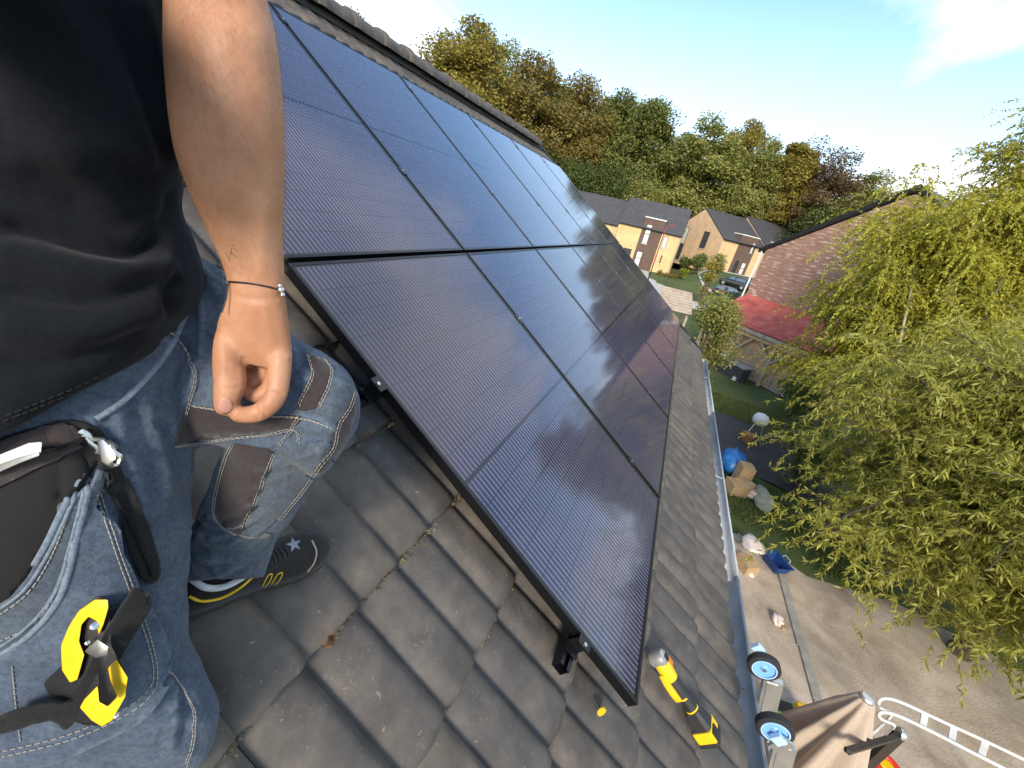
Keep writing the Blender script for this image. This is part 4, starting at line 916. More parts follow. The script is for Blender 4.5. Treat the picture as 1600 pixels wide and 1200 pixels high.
def mesh_np(me):
    n = len(me.vertices); co = np.empty(n * 3, np.float32); no = np.empty(n * 3, np.float32); me.vertices.foreach_get('co', co)
    try: me.vertex_normals.foreach_get('vector', no)
    except Exception: me.vertices.foreach_get('normal', no)
    return co.reshape(-1, 3).astype(float), no.reshape(-1, 3).astype(float)
def folds(me, lines, nz=0.0, nscale=18.0):
    """press and raise creases in the cloth along lines traced on it"""
    co, no = mesh_np(me); d = co - camv; z = d @ Fn; x = 800 + FPX * (d @ Rn) / z; y = 600 + FPX * (d @ Dn) / z; face = np.clip(-(no * unit(d)).sum(1) * 3 + .3, 0, 1)
    disp = np.zeros(len(co))
    for pts, amp, wd in lines:
        pts = np.array(dens(pts, 5)); best = np.full(len(co), 1e9); tt = np.zeros(len(co))
        L = len(pts) - 1
        for i in range(L):
            a, b = pts[i], pts[i + 1]; ab = b - a; t = np.clip(((x - a[0]) * ab[0] + (y - a[1]) * ab[1]) / (ab @ ab + 1e-9), 0, 1)
            ds = np.hypot(x - a[0] - ab[0] * t, y - a[1] - ab[1] * t); u = ds < best; best = np.where(u, ds, best); tt = np.where(u, (i + t) / L, tt)
        disp += amp * np.exp(-(best / wd) ** 2) * face * np.clip(np.sin(np.pi * np.clip(tt, .02, .98)) * 2.2, 0, 1)
    if nz:
        q = co * nscale; disp += nz * (np.sin(q[:, 0] * 2.1 + 1.3 * np.sin(q[:, 1] * 1.7)) * np.sin(q[:, 1] * 2.3 + 1.1 * np.sin(q[:, 2] * 1.9)) + .5 * np.sin(q[:, 2] * 4.3 + q[:, 0] * 3.1))
    co = co + no * disp[:, None]; me.vertices.foreach_set('co', co.astype(np.float32).ravel()); me.update()
def bvh_of(*ms):
    v, f = [], []
    for me in ms:
        n = len(v); v += [tuple(p.co) for p in me.vertices]; f += [tuple(i + n for i in p.vertices) for p in me.polygons]
    return BVHTree.FromPolygons(v, f)
def hit(bv, x, y):
    d = (P(x, y, 1) - CAM).normalized(); h = bv.ray_cast(CAM, d); return (h[0], h[1], d) if h[0] is not None else None
def lay(bv, pts, off=.001, step=4.0):                         # a traced line laid onto the surface
    out = []
    for i in range(len(pts) - 1):
        n = max(1, int(math.hypot(pts[i + 1][0] - pts[i][0], pts[i + 1][1] - pts[i][1]) / step))
        for j in range(n):
            h = hit(bv, pts[i][0] + (pts[i + 1][0] - pts[i][0]) * j / n, pts[i][1] + (pts[i + 1][1] - pts[i][1]) * j / n)
            if h: nn = h[1] if h[1].dot(h[2]) < 0 else -h[1]; out.append(h[0] + nn * off)
    return out
def cord(bv, pts, r, name, m, parent, off=.001, k=5, dash=0, n=6, flat=1.0):
    q = lay(bv, [tuple(a) for a in dens(pts, k)], off); mb = MB()
    if len(q) < 3: return None
    runs = [[q[0]]]
    for a, b in zip(q, q[1:]):
        if (a - b).length > .035: runs.append([b])
        else: runs[-1].append(b)
    for s in runs:
        if len(s) < 2: continue
        if not dash: mb.tube(s, r, n, flat=flat)
        else:
            acc = 0.0; seg = [s[0]]
            for a, b in zip(s, s[1:]):
                L = (b - a).length; m_ = max(1, int(L / (dash / 3)))
                for j in range(1, m_ + 1):
                    p_ = a.lerp(b, j / m_); acc += L / m_; seg.append(p_)
                    if acc > dash:
                        if len(seg) > 1: mb.tube([seg[0], seg[-1]], r, 5)
                        seg = []; acc = -dash * .35
                    elif acc < 0: seg = [p_]
    return mb.build(name, m, parent, smooth=60) if mb.v else None
def patch(bv, poly, off, name, m, parent, step=7, thick=0.0, k=3, bulge=0.0):
    poly = [tuple(a) for a in dens(list(poly) + [poly[0]], k)][:-1]
    pts = [Vector(p) for p in poly]; n = len(pts); ed = [(i, (i + 1) % n) for i in range(n)]
    xs_ = [p.x for p in pts]; ys_ = [p.y for p in pts]
    def inside(x, y):
        c = False
        for i in range(n):
            x1, y1 = poly[i]; x2, y2 = poly[i - 1]
            if (y1 > y) != (y2 > y) and x < (x2 - x1) * (y - y1) / (y2 - y1) + x1: c = not c
        return c
    gx = np.arange(min(xs_) + step / 2, max(xs_), step)
    for ix, x in enumerate(gx):
        for y in np.arange(min(ys_) + step / 2 + (ix % 2) * step / 2, max(ys_), step):
            if inside(x, y) and min(math.hypot(x - p[0], y - p[1]) for p in poly) > step * .5: pts.append(Vector((x, y)))
    r = delaunay_2d_cdt(pts, ed, [list(range(n))], 1, 1e-4); vs = []; ok = []
    cx, cy = sum(xs_) / n, sum(ys_) / n; rad = max(max(xs_) - min(xs_), max(ys_) - min(ys_)) / 2
    for p in r[0]:
        h = hit(bv, p.x, p.y)
        if h:
            nn = h[1] if h[1].dot(h[2]) < 0 else -h[1]; e_ = off
            if bulge: e_ += bulge * max(0, 1 - (math.hypot(p.x - cx, p.y - cy) / rad) ** 2)
            vs.append(h[0] + nn * e_); ok.append(True)
        else: vs.append(Vector((0, 0, 0))); ok.append(False)
    fs = [f for f in r[2] if all(ok[i] for i in f)]
    fs = [f for f in fs if max((vs[f[i]] - vs[f[i - 1]]).length for i in range(len(f))) < .06]
    par = {}
    def fd(a):
        while par.setdefault(a, a) != a: a = par[a]
        return a
    for f in fs:
        for i in f[1:]: par[fd(i)] = fd(f[0])
    cnt = {}
    for f in fs: cnt[fd(f[0])] = cnt.get(fd(f[0]), 0) + 1
    big_ = max(cnt, key=cnt.get) if cnt else None; fs = [f for f in fs if fd(f[0]) == big_]
    mb = MB(); used = sorted({i for f in fs for i in f}); mp = {i: j for j, i in enumerate(used)}
    mb.add([vs[i] for i in used], [tuple(mp[i] for i in f) for f in fs])
    o = mb.build(name, m, parent, smooth=60, fix=False)
    bm = bmesh.new(); bm.from_mesh(o.data)
    for f in bm.faces:
        f.normal_update()
        if f.normal.dot(f.calc_center_median() - CAM) > 0: f.normal_flip()
    bm.to_mesh(o.data); bm.free()
    if thick: s = o.modifiers.new('t', 'SOLIDIFY'); s.thickness = thick; s.offset = -1
    return o
person = empty('person', (0, 0, 0), 'person in black t-shirt and blue work jeans kneeling on the roof, left arm hanging', 'person')
# --- skin: upper arm, forearm, hand, neck and head as one body
sk = MB()
loft(sk, [(60, -520, 330, -560, .36, .9), (150, -330, 375, -380, .37, .95), (205, -180, 392, -210, .39, .95), (246, -90, 402, -110, .405, .95), (262, -50, 404, -55, .41, .95), (266, 0, 410, -5, .415, .95), (268, 60, 424, 55, .42, .95), (272, 120, 431, 115, .43, .92), (278, 180, 436, 175, .44, .9), (288, 240, 438, 235, .452, .88), (308, 300, 438, 297, .465, .86), (328, 350, 437, 350, .478, .80), (347, 395, 439, 398, .488, .74), (358, 430, 441, 432, .495, .70), (360, 458, 442, 460, .50, .68), (351, 485, 446, 487, .507, .60), (343, 512, 451, 520, .516, .52), (344, 538, 454, 552, .524, .48), (366, 565, 452, 582, .532, .42)], 3)
for f_ in ([(438, 552, .524, .0140), (436, 590, .518, .0132), (428, 624, .512, .0128), (403, 645, .511, .0120), (372, 648, .515, .0102)],
           [(436, 556, .538, .0128), (428, 596, .538, .0120), (412, 616, .536, .0114), (394, 616, .534, .0104), (380, 606, .533, .0094)],
           [(426, 558, .548, .0122), (414, 584, .548, .0114), (398, 592, .545, .0106), (380, 584, .541, .0094)],
           [(414, 552, .552, .0112), (402, 568, .553, .0104), (386, 568, .550, .0094), (376, 560, .545, .0086)],
           [(376, 498, .515, .0185), (362, 532, .513, .0185), (358, 566, .509, .0176), (360, 597, .506, .0178), (355, 622, .505, .0150), (351, 636, .506, .0118)]):
    chain(sk, f_)
tc_ = P(40, -300, .42)                                        # base of the neck
nb = P(20, -430, .40); hc = nb + Vector((.03, 0, .23))
sk.tube([nb - Vector((0, 0, .06)), nb + Vector((.005, 0, .04)), nb + Vector((.02, 0, .12))], [.075, .06, .058], 16)
hd = []
for s, rx, ry in ((-.125, .035, .03), (-.11, .06, .05), (-.07, .078, .062), (-.02, .092, .072), (.03, .098, .076), (.07, .09, .07), (.105, .062, .05), (.122, .02, .02)):
    hd.append([hc + Vector((math.cos(a) * rx + (.012 if s < 0 else 0), math.sin(a) * ry, s)) for a in np.linspace(0, 6.283, 20, endpoint=False)])
sk.rings(hd); sk.tube([hc + Vector((.085, 0, .02)), hc + Vector((.112, 0, -.02)), hc + Vector((.10, 0, -.035))], [.008, .014, .010], 8)
for s in (-1, 1): sk.tube([hc + Vector((-.005, s * .07, .02)), hc + Vector((-.012, s * .083, -.015))], [.022, .015], 8, flat=.5)
body = melt('body', sk, .0029, 4, M['skin'])
folds(body, [([(352, 575), (362, 578), (374, 574)], -.0010, 4), ([(350, 583), (362, 586), (375, 582)], -.0008, 3), ([(405, 600), (420, 598), (432, 602)], -.0007, 4), ([(345, 520), (362, 545), (385, 575)], -.0016, 9), ([(395, 545), (392, 500), (398, 470)], .0012, 9), ([(425, 548), (418, 505), (412, 470)], .0012, 8), ([(346, 592), (360, 595), (376, 591)], -.0011, 3.5), ([(346, 604), (360, 607), (377, 603)], -.0012, 3.5), ([(424, 606), (436, 612), (446, 616)], -.0016, 3.5), ([(420, 616), (432, 622), (442, 628)], -.0014, 3.5), ([(398, 634), (402, 646), (402, 658)], -.0016, 3.5), ([(408, 632), (413, 644), (415, 655)], -.0012, 3.5), ([(430, 560), (444, 556), (452, 562)], .0020, 8), ([(360, 462), (400, 468), (440, 464)], -.0010, 5), ([(330, 360), (370, 250), (395, 120)], .0012, 24), ([(405, 440), (412, 380), (415, 300)], .0016, 12), ([(380, 440), (384, 390), (380, 330)], -.0012, 10)], 0)
link('body', body, person); bvS = bvh_of(body)
o = patch(bvS, [(341, 628), (346, 622), (356, 622), (363, 629), (362, 640), (354, 646), (345, 644), (340, 637)], .0006, 'thumb_nail', mat('nail', (0.46, 0.235, 0.175), .32, .12, 60), person, 3, .0006, 2)
# brows, eyes, mouth, hair
hm = MB(); 
for s in (-1, 1):
    MB().lathe([(.001, -.011), (.009, -.007), (.011, 0), (.009, .007), (.001, .011)], hc + Vector((.083, s * .03, .012)), n=10).build('eye', M['white'], person, smooth=60)
cap_ = []
for s, k in ((-.04, 1.03), (.0, 1.06), (.05, 1.07), (.09, 1.06), (.125, .75), (.14, .2)):
    rx, ry = np.interp(s, [-.12, -.07, .03, .07, .105, .122], [.035, .078, .098, .09, .066, .045]), np.interp(s, [-.12, -.07, .03, .07, .105, .122], [.03, .062, .076, .07, .054, .04])
    cap_.append([hc + Vector((math.cos(a) * rx * k * (1 if (abs(a - math.pi) < 1.9 or s > .05) else .9), math.sin(a) * ry * k, s)) for a in np.linspace(0, 6.283, 20, endpoint=False)])
MB().rings(cap_).build('hair', mat('dark_hair', (.03, .02, .012), .6, .4, 60, 0, .5, 200), person, smooth=60)
# --- t-shirt
sh_ = MB()
loft(sh_, [(-150, -430, 190, -470, .40, .8), (-230, -300, 222, -350, .415, .85), (-250, -150, 246, -200, .43, .85), (-240, 30, 270, -5, .445, .82), (-230, 130, 280, 95, .455, .8), (-225, 230, 292, 185, .462, .78), (-222, 270, 291, 228, .466, .78), (-220, 310, 270, 262, .47, .76), (-218, 350, 258, 300, .474, .75), (-215, 390, 254, 338, .478, .75), (-214, 430, 268, 375, .482, .75), (-212, 490, 284, 420, .486, .75), (-210, 560, 291, 452, .488, .75), (-208, 640, 283, 485, .49, .74), (-206, 730, 262, 515, .49, .73), (-204, 790, 240, 552, .492, .72)], 4)
for s in ([(-230, -300, .44, .075), (-250, -420, .40, .085), (-190, -520, .37, .085)],): chain(sh_, s)
chain(sh_, [(120, -420, .39, .07), (190, -420, .38, .078), (200, -340, .385, .072)])
# right sleeve towards the camera hand
rs = P(-230, -330, .36); re = P(-420, -330, .16)
sh_.tube([rs, rs.lerp(re, .5), re], [.085, .075, .065], 14)
shirt = melt('t_shirt', sh_, .0055, 6, M['shirt'])
folds(shirt, [([(-30, 345), (60, 362), (150, 386), (215, 394), (252, 362)], -.016, 13), ([(-30, 385), (60, 405), (150, 425), (230, 425), (280, 408)], .013, 22), ([(-30, 440), (90, 462), (180, 462), (255, 432)], -.011, 15), ([(-30, 505), (90, 520), (180, 505), (270, 470)], .010, 22), ([(-20, 560), (80, 568), (170, 545), (235, 515)], -.008, 14),
              ([(200, -40), (235, 60), (262, 150), (280, 235)], .008, 18), ([(170, 0), (215, 110), (245, 200), (262, 258)], -.008, 16), ([(60, -20), (140, 90), (205, 190), (245, 275)], .007, 26), ([(0, 60), (90, 140), (170, 230), (225, 310)], -.006, 24), ([(-20, 140), (70, 215), (150, 290), (205, 350)], .005, 22), ([(-20, 225), (60, 275), (140, 330)], -.004, 18), ([(276, 430), (262, 455), (258, 490)], -.010, 9), ([(250, 350), (262, 330), (266, 300)], -.006, 9)], .0012, 14)
link('t_shirt', shirt, person); bvT = bvh_of(shirt)
for dy_ in (0, 7): cord(bvT, [(238 - dy_, 540 - dy_ * 1.2), (200, 568 - dy_), (140, 602 - dy_), (70, 632 - dy_), (0, 660 - dy_)], .0007, 'hem_stitching', M['webbing'], person, .0006, 5, .004)
# --- jeans
jn = MB()
loft(jn, [(60, 700, 215, 300, .585, .55), (215, 706, 268, 366, .595, .6), (290, 700, 332, 412, .60, .62), (360, 695, 402, 466, .60, .65), (420, 700, 458, 520, .60, .7), (465, 722, 508, 550, .605, .75), (490, 742, 542, 578, .612, .78), (512, 728, 560, 618, .62, .74), (530, 705, 564, 652, .625, .55)], 4)
loft(jn, [(408, 640, 560, 620, .612, .78), (382, 680, 556, 662, .625, .8), (358, 712, 520, 720, .645, .8), (337, 760, 476, 772, .668, .8), (319, 800, 452, 812, .688, .82), (303, 840, 426, 842, .708, .85), (288, 872, 414, 866, .722, .9), (287, 892, 410, 888, .730, .92), (292, 908, 406, 903, .736, .9)], 4)
loft(jn, [(-190, 540, 255, 400, .51, .62), (-190, 660, 268, 520, .515, .64), (-190, 760, 274, 650, .52, .64), (-180, 860, 268, 770, .53, .66), (-150, 950, 262, 870, .545, .68), (-110, 1040, 262, 970, .56, .68), (-60, 1130, 286, 1040, .578, .66), (-10, 1215, 316, 1100, .592, .62), (30, 1270, 318, 1160, .60, .55), (70, 1300, 296, 1215, .60, .42)], 4)
kn = P(150, 1215, .60); sb = RF(-1.20, 1.03, -.03)
jn.tube([kn, kn.lerp(sb, .5), sb], [.075, .065, .055], 14)
jeans = melt('work_jeans', jn, .0052, 5, M['denim'])
wr = []
rr = random.Random(9)
for k in range(13):                                           # creases round the cuff and behind the knee
    y0 = 815 + k * 7; wr.append(([(292 + rr.uniform(0, 40), y0 - 10 + rr.uniform(-4, 4)), (345 + rr.uniform(-10, 10), y0 + rr.uniform(0, 8)), (415 - k * 1.0, y0 - 16 + rr.uniform(-8, 4))], (.0085 if k % 2 else -.009), 6))
for k in range(7):
    y0 = 712 + k * 14; wr.append(([(405 - k * 5, y0), (440 - k * 5, y0 - 3), (480 - k * 8, y0 - 14)], (.003 if k % 2 else -.0035), 5))
wr += [([(272, 380), (310, 420), (352, 470)], .006, 9), ([(285, 420), (300, 470), (300, 540), (280, 620)], -.009, 9), ([(300, 440), (318, 500), (312, 560)], .006, 9), ([(230, 520), (280, 545), (302, 575), (296, 620)], .007, 9), ([(462, 532), (475, 560), (500, 590)], -.004, 7), ([(430, 690), (470, 680), (515, 690)], -.007, 7), ([(440, 720), (480, 708), (510, 700)], .005, 7), ([(470, 650), (500, 655), (525, 672)], .005, 6), ([(300, 690), (360, 682), (430, 690)], -.006, 7),
       ([(268, 1060), (292, 1110), (286, 1170)], -.005, 8), ([(250, 1040), (276, 1090), (262, 1180)], .005, 9), ([(200, 640), (240, 660), (270, 668)], -.004, 8), ([(150, 620), (190, 700), (215, 800)], .003, 12)]
for k in range(9):
    x0 = 60 + k * 24; wr.append(([(x0, 640 + rr.uniform(-20, 20)), (x0 + 30 + rr.uniform(-10, 10), 720), (x0 + 40 + rr.uniform(-15, 15), 800 + rr.uniform(-20, 40))], (.0028 if k % 2 else -.0032), 8))
for k in range(8):
    y0 = 520 + k * 20; wr.append(([(455 + rr.uniform(-15, 10), y0 + 20), (500, y0 + rr.uniform(4, 16)), (545, y0 + 20 + rr.uniform(-8, 8))], (.0026 if k % 2 else -.003), 5))
for k in range(6):
    y0 = 1050 + k * 24; wr.append(([(240, y0 + 20), (275, y0 + rr.uniform(0, 14)), (312, y0 + rr.uniform(-4, 16))], (.003 if k % 2 else -.0035), 6))
folds(jeans, wr, .0018, 18)
link('work_jeans', jeans, person); bvJ = bvh_of(jeans)
calf = [(363, 692), (396, 697), (428, 707), (412, 745), (397, 785), (374, 834), (352, 826), (334, 803), (338, 762), (349, 718)]
band = [(271, 696), (342, 684), (420, 674), (458, 668), (470, 650), (417, 648), (346, 640), (300, 634), (284, 655)]
knee1 = [(479, 554), (505, 562), (516, 578), (509, 612), (494, 637), (464, 641), (473, 617), (487, 585)]
knee2 = [(549, 614), (557, 634), (549, 668), (533, 706), (494, 748), (470, 766), (500, 722), (519, 695), (527, 662), (543, 636)]
for pl in (calf, band, knee1, knee2): patch(bvJ, pl, .0018, 'stretch_panel', M['stretch'], person, 6, .0015)
grey = [[(430, 706), (462, 700), (505, 690), (516, 700), (492, 742), (462, 782), (430, 815), (400, 838), (377, 836), (398, 786)], [(500, 590), (545, 600), (552, 612), (540, 640), (524, 662), (500, 655), (494, 640), (508, 612)]]
grey.append([(302, 842), (318, 806), (334, 806), (352, 830), (376, 839), (424, 832), (412, 866), (407, 886), (350, 904), (294, 892)])  # cuff patch: paler colour stands in for light on the shaded cuff
for pl in grey: patch(bvJ, pl, .0012, 'grey_panel', M['denim_grey'], person, 4, .001)
for ln_ in ([(363, 692), (352, 718), (339, 762), (334, 803), (352, 826), (374, 834)], [(428, 707), (412, 745), (397, 785), (374, 834)], [(271, 697), (342, 686), (420, 676), (462, 670), (466, 700)], [(300, 633), (346, 640), (417, 648), (470, 652), (500, 660), (520, 672)],
            [(479, 554), (487, 585), (473, 617), (464, 641)], [(505, 562), (516, 580), (509, 612), (494, 640)], [(552, 612), (543, 637), (527, 662), (519, 697), (500, 722), (470, 766), (430, 815)], [(436, 694), (455, 668), (470, 645)], [(374, 834), (400, 838), (424, 828)],
            [(262, 520), (285, 545), (303, 580), (296, 625), (284, 655)], [(258, 1045), (296, 1095), (300, 1150), (286, 1200)]):
    for o_ in (0, 3.5): cord(bvJ, [(a + o_ * .9, b + o_ * .5) for a, b in ln_], .00052, 'stitching', M['thread'], person, .0026, 4, .0042)
cord(bvJ, [(150, 655), (200, 620), (262, 548), (300, 470)], .0035, 'side_seam', M['denim_pale'], person, .001)
# waistband and belt loops at the hip
cord(bvJ, [(266, 378), (292, 400), (325, 428), (356, 448)], .006, 'waistband', M['denim_grey'], person, .001, flat=.6)
patch(bvJ, [(288, 432), (296, 428), (304, 462), (297, 470), (289, 455)], .003, 'pocket_zip', M['black'], person, 4, .002)
# holster pocket with lining, zip, flap
patch(bvJ, [(-30, 700), (40, 672), (112, 655), (150, 668), (166, 700), (140, 735), (118, 770), (94, 820), (62, 870), (25, 920), (-30, 968)], .004, 'pocket_lining', M['lining'], person, 9, .002)
patch(bvJ, [(-30, 705), (30, 680), (100, 660), (128, 672), (120, 700), (60, 728), (-30, 770)], .008, 'zip_facing', M['stretch'], person, 7, .003)
pk = patch(bvJ, [(140, 742), (168, 790), (196, 880), (238, 985), (252, 1050), (240, 1092), (190, 1128), (100, 1165), (-30, 1195), (-30, 1035), (40, 990), (88, 930), (112, 850)], .016, 'holster_pocket', M['denim'], person, 8, .006, bulge=.012)
fl = patch(bvJ, [(132, 735), (140, 742), (118, 840), (90, 935), (40, 995), (-30, 1040), (-30, 955), (30, 915), (68, 860), (98, 800)], .020, 'pocket_flap', M['denim_grey'], person, 7, .005)
def emesh(o):
    dg = bpy.context.evaluated_depsgraph_get(); return bpy.data.meshes.new_from_object(o.evaluated_get(dg))
bvP = bvh_of(jeans, emesh(pk), emesh(fl))
for i, ln_ in enumerate(([(128, 738), (96, 802), (66, 862), (28, 917), (-20, 952)], [(133, 742), (104, 806), (74, 868), (36, 924), (-20, 963)], [(142, 746), (120, 838), (94, 932), (44, 994), (-20, 1034)], [(136, 746), (114, 836), (86, 926), (38, 984), (-20, 1022)])):
    cord(bvP, ln_, .0030 if i % 2 == 0 else .0018, 'pocket_hem', M['denim_pale'], person, .001, flat=.7)
for ln_ in ([(158, 770), (190, 870), (230, 980), (246, 1050), (234, 1088), (186, 1122), (100, 1158), (-20, 1186)], [(152, 774), (184, 874), (224, 984), (240, 1048), (228, 1082), (180, 1115), (98, 1150), (-20, 1178)], [(108, 800), (80, 870), (40, 930), (-20, 972)], [(124, 800), (100, 900), (54, 972), (-20, 1010)], [(20, 1040), (26, 1100), (34, 1165)]):
    cord(bvP, ln_, .0006, 'pocket_stitching', M['thread'], person, .0012, 4, .0045)
st_ = patch(bvP, [(152, 706), (180, 704), (198, 742), (222, 800), (240, 862), (244, 900), (222, 908), (202, 862), (182, 800), (162, 750)], .007, 'webbing_strap', M['webbing'], person, 6, .003)
bvZ = bvh_of(jeans, emesh(pk), emesh(fl), emesh(st_))
tee = MB()
for k in range(30):                                           # zip teeth
    t = k / 29; h = hit(bvZ, 181 + 56 * t + 3 * math.sin(t * 3), 772 + 124 * t)
    if h: tee.box(h[0] - h[2] * .002, (.0045, .0022, .003), rot=Matrix.Rotation(.5, 3, 'Z'))
tee.build('zip_teeth', M['black'], person)
tee = MB()
for k in range(16):
    h = hit(bvZ, 44 + 80 * k / 15, 716 - 30 * k / 15 - 4 * math.sin(k * .4))
    if h: tee.box(h[0] - h[2] * .009, (.004, .006, .003), rot=Matrix.Rotation(.2 * k, 3, 'Y'))
tee.build('waist_zip_teeth', M['black'], person)
def plate(poly, D, th, name, m, parent, bev=.002, tilt=0.0):
    pts = [P(x, y, D + tilt * (y - 1000) / 1000) for x, y in poly]; n = (pts[0] - CAM).normalized(); n = sum(((p - CAM).normalized() for p in pts), Vector()).normalized()
    return MB().prism(pts, n * th).build(name, m, parent, bevel=bev, smooth=40)
cord(bvZ, [(128, 668), (140, 676), (152, 690), (160, 712), (170, 724), (176, 716), (168, 700), (150, 680), (134, 664)], .0028, 'zip_slider', M['steel'], person, .010)
plate([(152, 690), (160, 686), (178, 704), (182, 718), (168, 728), (158, 722)], .335, .003, 'zip_pull', M['steel'], person, .001)
h = hit(bvZ, 20, 712); dz = (h[0] - CAM).dot(FWD) if h else .4
plate([(-20, 718), (45, 692), (66, 690), (64, 708), (30, 722), (-20, 742)], dz - .014, .006, 'belt_end', M['white'], person, .002); plate([(-20, 732), (30, 714), (60, 706), (62, 712), (30, 724), (-20, 746)], dz - .016, .003, 'belt_edge', M['alu'], person, .001)
# --- bracelet and tattoo
br = []
for t in np.linspace(0, 1, 26):
    h = hit(bvS, 359 + 82 * t, 440 + 14 * t - 3 * math.sin(t * 3.1))
    if h: br.append(h[0] + (h[1] if h[1].dot(h[2]) < 0 else -h[1]) * .0012)
bl = empty('bracelet', br[0], 'thin black cord bracelet with silver bead on the left wrist', 'bracelet'); inv_b = Matrix.Translation(-Vector(br[0]))
cen = (br[0] + br[-1]) / 2; vd = (cen - CAM).normalized(); hw = (br[-1] - br[0]).length / 2
backp = [cen + (br[0] - cen) * math.cos(a) * 1.02 + vd * hw * .74 * math.sin(a) for a in np.linspace(.15, math.pi - .15, 12)]
loop = br + list(reversed(backp)); loop = [Vector(p) - Vector(br[0]) for p in loop]
MB().tube(loop + [loop[0]], .0011, 6).build('cord', M['black'], bl)
bd = br[-2] - Vector(br[0])
for dy_, r_ in ((.0, .0042), (.006, .0030), (-.0052, .0028)):
    o = MB().lathe([(.0004, -r_)] + [(r_ * math.cos(a), r_ * math.sin(a)) for a in np.linspace(-1.3, 1.3, 7)] + [(.0004, r_)], bd - vd * .003 + DOWN * dy_ + RIGHT * dy_ * .3, n=12).build('bead', M['steel'], bl, smooth=60)
MB().tube([loop[0], loop[0] + DOWN * .02 - RIGHT * .003, loop[0] + DOWN * .036 - RIGHT * .008], .0009, 5).build('cord_tail', M['black'], bl)
ink = mat('tattoo_ink', (.03, .035, .04), .6)
for ln_ in ([(358, 384), (372, 383)], [(356, 392), (366, 398), (372, 403)], [(362, 388), (360, 402)], [(352, 394), (358, 402), (360, 412)], [(366, 386), (370, 394)]): cord(bvS, ln_, .00045, 'tattoo_line', ink, person, .0001, 3, n=5, flat=.4)
# arm hair
co, no = mesh_np(body); d = co - camv; z = d @ Fn; x = 800 + FPX * (d @ Rn) / z; y = 600 + FPX * (d @ Dn) / z
sel = np.where((y > -20) & (y < 440) & (x > 280) & (x < 445) & ((no * unit(d)).sum(1) < .35))[0]
g = np.random.default_rng(4); pk_ = g.choice(sel, 2600); base = co[pk_] + no[pk_] * .0001
tang = unit(Dn * .8 + g.normal(size=(len(pk_), 3)) * .35 + Rn * .25); dirh = unit(tang * 1.0 + no[pk_] * .28); ln = g.uniform(.005, .012, len(pk_)); side = unit(np.cross(dirh, unit(d[pk_])))
hv = np.stack([base - side * .00008, base + side * .00008, base + dirh * ln[:, None] + Dn * ln[:, None] * .2], 1)
o = link('arm_hair', quads('arm_hair', hv, 3, mat('arm_hair', (.26, .16, .085), .6)), person); o['kind'] = 'stuff'
